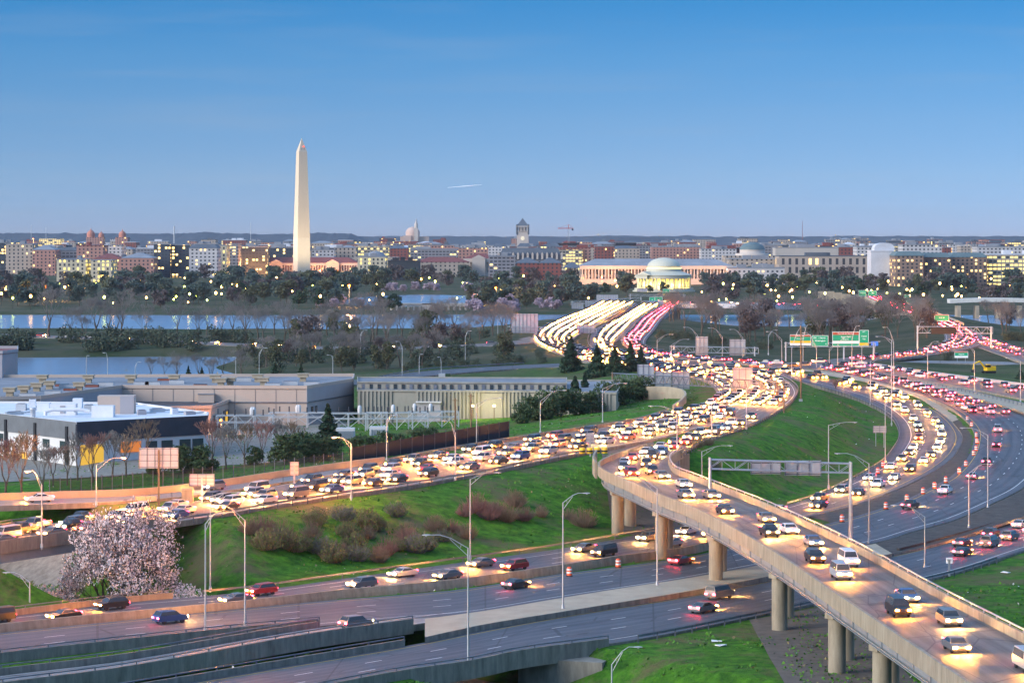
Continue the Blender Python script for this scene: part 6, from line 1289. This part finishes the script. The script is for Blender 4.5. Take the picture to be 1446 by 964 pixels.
# ribbed grey concrete hall
pg = [xy(505, 552, 10), xy(637, 553, 10), xy(748, 553.5, 10), xy(870, 556, 10), xy(880, 538, 10), xy(505, 536, 10)]
tG, oG = flatroofed('concrete_hall', 'long ribbed grey concrete hall behind the substation', pg, 10, M_ribc, M_roofm, rim=.5)
for (a, b_, n) in ((pg[0], pg[1], 26), (pg[1], pg[2], 22), (pg[2], pg[3], 24)):
    for k, (f0, f1) in enumerate(((0, .38), (.62, 1.0)) if n != 24 else ((.08, .95),)):
        rbm = MB(); d = Vector((b_[0] - a[0], b_[1] - a[1], 0)); nn = Vector((d.y, -d.x, 0)).normalized(); m_ = int(n * (f1 - f0))
        for i in range(m_): p = lerp2(a, b_, f0 + (f1 - f0) * (i + .5) / m_); rbm.box((p[0] - oG.x + nn.x * .2, p[1] - oG.y + nn.y * .2, 4.4), (.5, .24, 11), math.atan2(d.y, d.x))
        rbm.build('concrete_ribs', M_ribc, tG)
pu = [xy(505, 540, 11.7), xy(620, 540.5, 11.7), xy(800, 541.5, 11.7), xy(800, 534, 11.7), xy(505, 533, 11.7)]
tU, oU = flatroofed('concrete_hall', 'set back upper tier of the grey concrete hall with tall dark slots', pu, 11.7, M_ribc, M_roofm, rim=.4, base=9.5)
for i in range(26): p = lerp2(pu[0], pu[2], (i + .5) / 26); wall_strip(tU, oU, p, (p[0] + .9, p[1]), 9.9, 11.3, M_glassd if i % 3 else M_rail, 'slot', .05, .1)
wall_strip(tG, oG, lerp2(pg[0], pg[1], .64), lerp2(pg[0], pg[1], .89), 1.5, 7.0, M_lavgrey, 'loading_door', .3, .5); wall_strip(tG, oG, lerp2(pg[0], pg[1], .63), lerp2(pg[0], pg[1], .90), 7.05, 7.4, M_wpanel, 'door_canopy', .6, 1.2)
for k, px in enumerate((668, 698)):
    q = P(px, 600, 1); t = thing('wall_floodlight', ['yellow floodlight post before the concrete hall, left of a pair', 'yellow floodlight post before the concrete hall, right of a pair'][k], 'floodlight', (q.x, q.y - 8, 0)); MB().tube((0, 0, 0), (0, 0, 6.5), .12, .1, 6).build('post', M_wood, t); MB().box((0, .3, 6.7), (.7, .5, .4)).build('lamp_head', glow('warm_flood', (1, .75, .25), 4), t)
    L = bpy.data.lights.new('flood_light', 'POINT'); L.energy = 260; L.color = (1, .80, .36); L.shadow_soft_size = .3; lo = bpy.data.objects.new('flood_light', L); C.objects.link(lo); lo.parent = t; lo.location = (0, 1.0, 6.6)
# tall block at the left edge
pb = [xy(-60, 500, 15), xy(2, 498, 15), xy(25, 497, 15), xy(25, 494, 15), xy(-60, 494, 15)]; flatroofed('block', 'tall pale block at the left edge above the beige hall', [xy(-60, 499, 18), xy(3, 499, 18), xy(25, 496.5, 18), xy(25, 492, 18), xy(-60, 492, 18)], 18, M_lavgrey, M_rred)
# substation
M_sub = mat('substation_steel', (.50, .53, .54), .5, .3, var=.06)
def bay(px, py, w_, h, label, d=4):
    h *= .82; q = P(px, py, 1.2); t = thing('substation_frame', label, 'substation frame', tuple(q)); b = MB(); n = max(2, int(w_ / 4))
    for i in range(n + 1):
        x = -w_ / 2 + w_ * i / n
        for y in (0, d): b.box((x, y, h / 2 - .6), (.22, .22, h + 1.2))
        b.tube((x, 0, h), (x, d, h), .1, n=4)
        if i < n:
            b.tube((x, 0, h * .25), (x + w_ / n, 0, h), .09, n=4); b.tube((x, d, h), (x + w_ / n, d, h * .2), .09, n=4)
    for y in (0, d):
        for z in (h, h * .72): b.tube((-w_ / 2, y, z), (w_ / 2, y, z), .12, n=5)
    b.build('lattice', M_sub, t); rr = random.Random(px); first = None
    for i in range(n * 2 + 1):
        x, y = -w_ / 2 + w_ * i / (2 * n), rr.choice((0, d))
        if first is None:
            ins = MB().lathe([v for k in range(5) for v in ((.1, .2 + .28 * k), (.26, .3 + .28 * k), (.1, .42 + .28 * k))], 8); first = c = ins.build('insulator', M_clad, t)
        else: c = first.copy(); C.objects.link(c); c.parent = t
        c.location = (x, y, h)
    for i in range(2): MB().lathe([(.5, h + .1), (.55, h + 1.2), (.4, h + 1.9), (.1, h + 2.1)], 12, (rr.uniform(-.4, .4) * w_, d / 2, 0)).build('bushing', M_wpanel, t)
    return t
for px, py, w_, h, lab in ((505, 612, 15, 6.2, 'left white lattice frame of the electrical substation'), (560, 613, 16, 6.6, 'middle white lattice frame of the electrical substation'), (612, 610, 13, 6.4, 'right white lattice frame of the electrical substation'), (420, 606, 15, 5.2, 'far left white lattice frame of the substation below the beige hall'), (345, 622, 14, 7.5, 'white lattice frame beside the orange lit trees'), (370, 598, 13, 3.8, 'row of low white switchgear frames at the foot of the beige hall')): bay(px, py, w_, h, lab)
for px, py, lab in ((488, 622, 'white transformer housing left of the lattice frames'), (535, 620, 'small white transformer housing between the lattice frames')):
    q = P(px, py, 1.2); t = thing('transformer', lab, 'transformer', tuple(q)); MB().box((0, 0, 1.5), (4.6, 2.8, 3.4)).build('tank', M_wpanel, t)
    fn = MB()
    for i in range(7): fn.box((-1.8 + i * .6, -1.65, 1.4), (.12, .5, 2.4))
    fn.build('cooling_fins', M_sub, t)
for px, py, z, lab in ((447, 585, 3, 'orange lamp at the foot of the beige hall'), (312, 602, 3, 'orange lamp in front of the annex glazing')):
    q = P(px, py, z); t = thing('yard_lamp', lab, 'lamp', (q.x, q.y, 0)); MB().tube((0, 0, 0), (0, 0, 4.2), .1, .08, 6).build('post', M_galv, t); MB().lathe([(.1, 4.2), (.35, 4.4), (.3, 4.8), (.05, 4.9)], 10).build('globe', M_orange, t)
    L = bpy.data.lights.new('lamp_light', 'POINT'); L.energy = 900; L.color = (1, .36, .10); lo = bpy.data.objects.new('lamp_light', L); C.objects.link(lo); lo.parent = t; lo.location = (0, -.8, 4.8)
# fences
def fence(a, b_, h, m, label, name, n, slats=None, z=6.8):
    a, b_ = P(*a), P(*b_); t = thing(name, label, 'fence', tuple(a)); d = b_ - a
    k = MB(); L = d.length; u = d / L; ang = math.atan2(d.y, d.x)
    if slats:
        for i in range(slats): p = d * ((i + .5) / slats); k.box((p.x, p.y, p.z + h / 2), (.07, .05, h), ang)
        for zz in (.15, .92): k.tube(Vector((0, 0, h * zz)), d + Vector((0, 0, h * zz)), .04, n=4)
    else:
        k.add([(0, 0, -.6), tuple(d + Vector((0, 0, -.6))), tuple(d + Vector((0, 0, h))), (0, 0, h), (.05, .06, -.6), tuple(d + Vector((.05, .06, -.6))), tuple(d + Vector((.05, .06, h))), (.05, .06, h)], [(0, 1, 2, 3), (5, 4, 7, 6), (3, 2, 6, 7)])
    k.build('screen' if not slats else 'pickets', m, t); pm = None
    for i in range(n + 1):
        p = d * (i / n)
        if pm is None: pm = MB().box((0, 0, h / 2), (.14, .14, h + .5)).build('post', M_rail, t); pm.location = p
        else: c = pm.copy(); C.objects.link(c); c.parent = t; c.location = p
    return t
M_screen = mat('black_screen', (.012, .014, .026), .8, var=.3, scale=.5)
fence((497, 652.5, 7.4), (719, 613, 8.6), 2.9, M_screen, 'long black screen fence between the substation and the left highway branch', 'screen_fence', 14)
fence((70, 698, 6.6), (300, 680, 7.0), 2.6, M_dark, 'black picket fence in front of the bare trees on the left', 'picket_fence', 16, 150)
fence((300, 680, 7.0), (497, 655, 7.4), 2.4, M_dark, 'dark picket fence in front of the evergreen bushes', 'picket_fence', 14, 120)
for px, py, lab in ((30, 520, 'low white boat shed on the far left water edge'),): pass

# ---------------------------------------------------------------- traffic, lights on
M_heads = [glow('headlamp', (1.0, .33, .035), 480), glow('bright_headlamp', (1.0, .37, .05), 720), glow('dim_headlamp', (1.0, .30, .03), 260), glow('white_headlamp', (1.0, .46, .12), 420)]; M_head = M_heads[0]; M_tail = glow('tail_lamp', (1.0, .02, .045), 28)
M_tyre = mat('tyre_rubber', (.02, .02, .02), .8); M_carglass = mat('car_glass', (.02, .025, .03), .08, var=.02, spec=.6)
def paint(nm, c): return mat(nm, c, .28, var=.03, scale=.2, spec=.6)
PAINTS = [('white', paint('white_car_paint', (.62, .62, .62))), ('silver', paint('silver_car_paint', (.34, .35, .37))), ('black', paint('black_car_paint', (.018, .018, .02))), ('grey', paint('grey_car_paint', (.12, .125, .13))), ('red', paint('red_car_paint', (.30, .018, .02))), ('blue', paint('blue_car_paint', (.02, .06, .18)))]
SHAPES = {'sedan': ([(2.25, .32), (2.32, .55), (2.2, .74), (1.15, .93), (.35, 1.40), (-.75, 1.43), (-1.65, 1.02), (-2.2, .98), (-2.3, .6), (-2.25, .32)], 3, 6),
          'suv': ([(2.2, .38), (2.28, .62), (2.15, .95), (1.2, 1.08), (.55, 1.66), (-1.7, 1.72), (-2.15, 1.15), (-2.28, .95), (-2.3, .6), (-2.25, .38)], 3, 6),
          'pickup truck': ([(2.6, .42), (2.7, .68), (2.6, .98), (1.4, 1.08), (.75, 1.74), (-.5, 1.76), (-.85, 1.12), (-2.7, 1.08), (-2.75, .65), (-2.7, .42)], 3, 6),
          'bus': ([(5.9, .42), (6.0, .9), (6.0, 1.15), (5.95, 1.3), (5.6, 3.0), (-5.8, 3.05), (-5.95, 1.4), (-6.0, 1.05), (-6.0, .6), (-5.9, .42)], 3, 6),
          'box truck': ([(3.2, .5), (3.3, .8), (3.25, 1.1), (2.9, 1.25), (2.45, 2.2), (1.5, 2.25), (1.4, 1.2), (-3.2, 1.1), (-3.2, .7), (-3.1, .5)], 3, 6),
          'van': ([(2.4, .4), (2.5, .7), (2.42, 1.0), (1.75, 1.2), (1.05, 1.98), (-2.4, 2.05), (-2.46, 1.4), (-2.5, 1.0), (-2.5, .6), (-2.45, .4)], 3, 6)}
def car_shells(shape):
    pf, i0, i1 = SHAPES[shape]; belt = pf[i0][1] + .02; zt = max(z for x, z in pf); hw = 1.22 if shape == 'bus' else 1.02 if shape == 'box truck' else .93
    def wy(z): return hw if z <= belt else hw - (z - belt) / max(.01, zt - belt) * .24
    b = MB(); n = len(pf); vs = [(x, -wy(z), z) for x, z in pf] + [(x, wy(z), z) for x, z in pf]
    b.add(vs, [(i, i + 1, n + i + 1, n + i) for i in range(n - 1)] + [(n - 1, 0, n, 2 * n - 1)])
    lo = [i for i in range(n) if i <= i0 or i >= i1]
    for k in (0, n):
        f = tuple(k + i for i in lo); b.add(vs, [f if k else f[::-1]]); g_ = tuple(k + i for i in range(i0, i1 + 1)); b.add(vs, [g_ if k else g_[::-1]])
    g = MB(); e = .015
    def pane(i):
        (x0, z0), (x1, z1) = pf[i], pf[i + 1]; d = Vector((x1 - x0, 0, z1 - z0)); nn = Vector((d.z, 0, -d.x)).normalized(); nn = nn if nn.z > 0 else -nn
        p = [(x0 + d.x * f, s * wy(z0 + d.z * f) * .9, z0 + d.z * f) for f, s in ((.08, -1), (.08, 1), (.9, 1), (.9, -1))]; g.add([Vector(q) + nn * e for q in p], [(0, 1, 2, 3)])
    pane(i0); pane(i1 - 1)
    (xa, za), (xb, zb), (xc, zc), (xd, zd) = pf[i0], pf[i0 + 1], pf[i1 - 1], pf[i1]
    for s in (-1, 1):
        z0, z1 = belt + .06, zt - .10; f0, f1 = .12, .85
        q = [(xa + (xb - xa) * f0 - .12, s * (wy(z0) + e), z0), (xd + (xc - xd) * f0 + .12, s * (wy(z0) + e), z0), (xd + (xc - xd) * f1 + .06, s * (wy(z1) + e), z1), (xa + (xb - xa) * f1 - .06, s * (wy(z1) + e), z1)]
        g.add(q, [(0, 1, 2, 3) if s < 0 else (3, 2, 1, 0)])
    fx, rx = pf[1][0], pf[-2][0]; return b, g, fx, rx, (pf[1][1] + pf[2][1]) / 2 + .02, pf[-3][1] - .08
_wheel = None
CARG = 'cars in the evening traffic'
def make_car(shape, cname, pm):
    b, g, fx, rx, zh, zt = car_shells(shape); t = thing('car', cname + ' ' + shape, 'car', (0, 0, 0), 0, CARG); global _wheel
    bo = b.build('body', pm, t); g.build('window', M_carglass, bo)
    k_ = 1.0 if shape in ('sedan', 'suv', 'van') else 1.2
    if shape == 'box truck': MB().box((-1.0, 0, 2.15), (4.4, 2.25, 2.3)).build('cargo_box', M_wpanel, t)
    for x in ((3.9, -3.6) if shape == 'bus' else (1.38 * k_, -1.4 * k_)):
        for s in (-1, 1):
            if _wheel is None: _wheel = MB().lathe([(.2, -.1), (.33, -.1), (.33, .1), (.2, .1)], 14).build('wheel', M_tyre, t); _wheel.data.transform(__import__('mathutils').Matrix.Rotation(R(90), 4, 'X')); c = _wheel
            else: c = _wheel.copy(); C.objects.link(c); c.parent = t
            c.location = (x, s * (1.12 if shape == 'bus' else .82), .33); c.scale = (1.35,) * 3 if shape in ('bus', 'box truck') else (1,) * 3; c.location.z = .33 * c.scale[2]
    for s in (-1, 1):
        h = MB().add([(fx - .02, s * .84, zh - .08), (fx - .02, s * .52, zh - .08), (fx - .06, s * .52, zh + .08), (fx - .06, s * .84, zh + .08), (fx + .03, s * .84, zh - .07), (fx + .03, s * .52, zh - .07), (fx + .075, s * .52, zh + .09), (fx + .075, s * .84, zh + .09)], [(4, 5, 6, 7)[::-s], (0, 4, 7, 3)[::s], (1, 5, 6, 2)[::-s], (3, 2, 6, 7)[::s], (0, 1, 5, 4)[::-s]]).build('headlight', M_heads[(len(cname) * 3 + len(shape)) % 4], t)
        MB().box((rx - .01, s * .68, zt), (.08, .38, .17)).build('tail_light', M_tail, t)
    return Proto(t)
fleet = {(sh, cn): make_car(sh, cn, pm) for sh, (cn, pm) in [(a, b_) for a in SHAPES for b_ in PAINTS] if not (sh in ('van', 'pickup truck') and cn in ('blue',)) and not (sh in ('bus', 'box truck') and cn != 'white')}
keys = list(fleet); wts = [(2 if k[0] == 'sedan' else 1.6 if k[0] == 'suv' else .6 if k[0] == 'pickup truck' else .25 if k[0] == 'bus' else .3 if k[0] == 'box truck' else .5) * {'white': 1.3, 'silver': 2, 'black': 4, 'grey': 4, 'red': 1, 'blue': 1.4}[k[1]] for k in keys]
# (road, lane fractions, direction, mean gap, from, to, name)
rt = random.Random(17); spots = []
def stream(r, lanes, sgn, gap, s0, s1, where, dz=0.0):
    for f in lanes:
        d = r.len_() * s0 + rt.uniform(0, gap)
        while d < r.len_() * s1:
            p, a = r.at(d, f); spots.append((p.y, p, a if sgn > 0 else a + math.pi, sgn, where, dz)); d += 5.2 + (gap - 5.2) * rt.uniform(.45, 1.55)
stream(rM1, (.13, .31, .49, .67, .85), 1, 10.5, .0, .97, 'on the S bend', 0)
stream(rA, (.2, .4, .6, .8), 1, 12, .03, 1.0, 'on the left highway branch', -.02)
stream(rF, (.33, .66), 1, 15, .05, .45, 'on the upper flyover', .02)
stream(rF, (.36, .66), 1, 26, .45, .95, 'on the near flyover', .02)
stream(rM2, (.28, .52, .76), 1, 11, .0, .42, 'on the bridge approach', -.03)
stream(rM2, (.40, .60, .78), 1, 19, .42, .66, 'on the inner loop', -.03)
stream(rM2, (.33, .68), 1, 20, .66, 1.0, 'on the lower left highway', -.03)
stream(rR, (.25, .5, .75), -1, 15, .0, .36, 'leaving towards the bridge', .01)
stream(rR, (.22, .45, .68), -1, 15, .36, .70, 'on the outer loop', .01)
stream(rR, (.3,), -1, 40, .72, .98, 'on the dark lower highway', .01)
stream(rR3, (.3, .58), -1, 14, .0, .34, 'on the outermost road', 0)
stream(rR3, (.3, .6), -1, 40, .36, .62, 'on the outermost road', 0)
stream(rR4, (.3, .7), -1, 15, .05, .95, 'on the upper right highway', .02)
stream(rB, (.25, .5, .75), -1, 14, .0, .98, 'on the right river bridge', 0)
stream(rR6, (.3, .7), -1, 16, .1, .9, 'on the right spur', -.02)
stream(rE, (.5,), 1, 60, .1, .9, 'on the frontage lane', .01)
stream(rM0, (.5,), 1, 22, .05, .95, 'on the river parkway', -.02)
stream(rL2b, (.5,), -1, 90, .2, .8, 'on the slip road', -.02)
stream(rX, (.35, .7), 1, 15, .05, .95, 'on the spur', 0)
spots = [s for s in spots if abs(723 + s[1].x * FPX / s[1].y - 723) < 745 and HZ + (HC - s[1].z) * FPX / s[1].y < 975]
spots.sort(key=lambda s: s[0])
TOWARD = {1: 'with its headlights on', -1: 'showing red tail lights'}
far_cars = MB()
for k, (Yc, p, a, sgn, where, dz) in enumerate(spots):
    key = rt.choices(keys, wts)[0]
    if key[0] == 'bus' and (k < 120 or k % 3): key = ('suv', 'silver')
    z = p.z + dz + .005
    if k < 300:
        fleet[key].put((p.x, p.y, z), a, 1.0, f'{key[1]} {key[0]} {TOWARD[sgn]} {where}', CARG)
    else:
        ca, sa = math.cos(a), math.sin(a); pi_ = [q[0] for q in PAINTS].index(key[1]); tp = lambda x, y, zz: (p.x + x * ca - y * sa, p.y + x * sa + y * ca, z + zz)
        pf = SHAPES[key[0]][0]; top = max(q[1] for q in pf)
        v = [tp(x, y, zz) for zz in (.3, .95) for x, y in ((-2.2, -.9), (2.2, -.9), (2.2, .9), (-2.2, .9))] + [tp(x, y, top) for x, y in ((-1.3, -.7), (.4, -.7), (.4, .7), (-1.3, .7))] + [tp(x, y, .95) for x, y in ((-2.0, -.85), (1.1, -.85), (1.1, .85), (-2.0, .85))]
        far_cars.add(v, [(4, 5, 6, 7), (0, 1, 5, 4), (1, 2, 6, 5), (2, 3, 7, 6), (3, 0, 4, 7), (8, 9, 10, 11)], pi_); far_cars.add(v, [(12, 13, 9, 8), (13, 14, 10, 9), (14, 15, 11, 10), (15, 12, 8, 11)], 6)
        for s in (-1, 1):
            far_cars.add([tp(2.24, s * .68 - .17, .58), tp(2.24, s * .68 + .17, .58), tp(2.29, s * .68 + .17, .75), tp(2.29, s * .68 - .17, .75)], [(0, 1, 2, 3)], 7)
            far_cars.add([tp(-2.24, s * .68 + .2, .68), tp(-2.24, s * .68 - .2, .68), tp(-2.24, s * .68 - .2, .88), tp(-2.24, s * .68 + .2, .88)], [(0, 1, 2, 3)], 8)
if far_cars.v: tag(far_cars.build('distant_traffic', [q[1] for q in PAINTS] + [M_carglass, M_head, M_tail]), 'dense far traffic with lit lamps on the bridge approaches', 'traffic', kind='stuff')
for pr in fleet.values():
    if not pr.used:
        for o in [pr.o] + [k2 for k1 in kids(pr.o) for k2 in [k1] + kids(k1)][::-1]: bpy.data.objects.remove(o)

# ---------------------------------------------------------------- evening haze over the city
hb = MB().box((0, 5150, 84), (9600, 10800, 184)); hz = hb.build('haze', bpy.data.materials.new('haze')); hm = hz.data.materials[0]; hm.use_nodes = True; ht = hm.node_tree; ht.nodes.clear()
ho_ = ht.nodes.new('ShaderNodeOutputMaterial'); hv = ht.nodes.new('ShaderNodeVolumePrincipled'); hv.inputs['Color'].default_value = (.80, .88, 1.0, 1); hv.inputs['Density'].default_value = 1.5e-5; hv.inputs['Anisotropy'].default_value = 0.0
ht.links.new(hv.outputs[0], ho_.inputs['Volume']); tag(hz, 'thin blue evening haze over the river and the city', 'haze', kind='stuff')
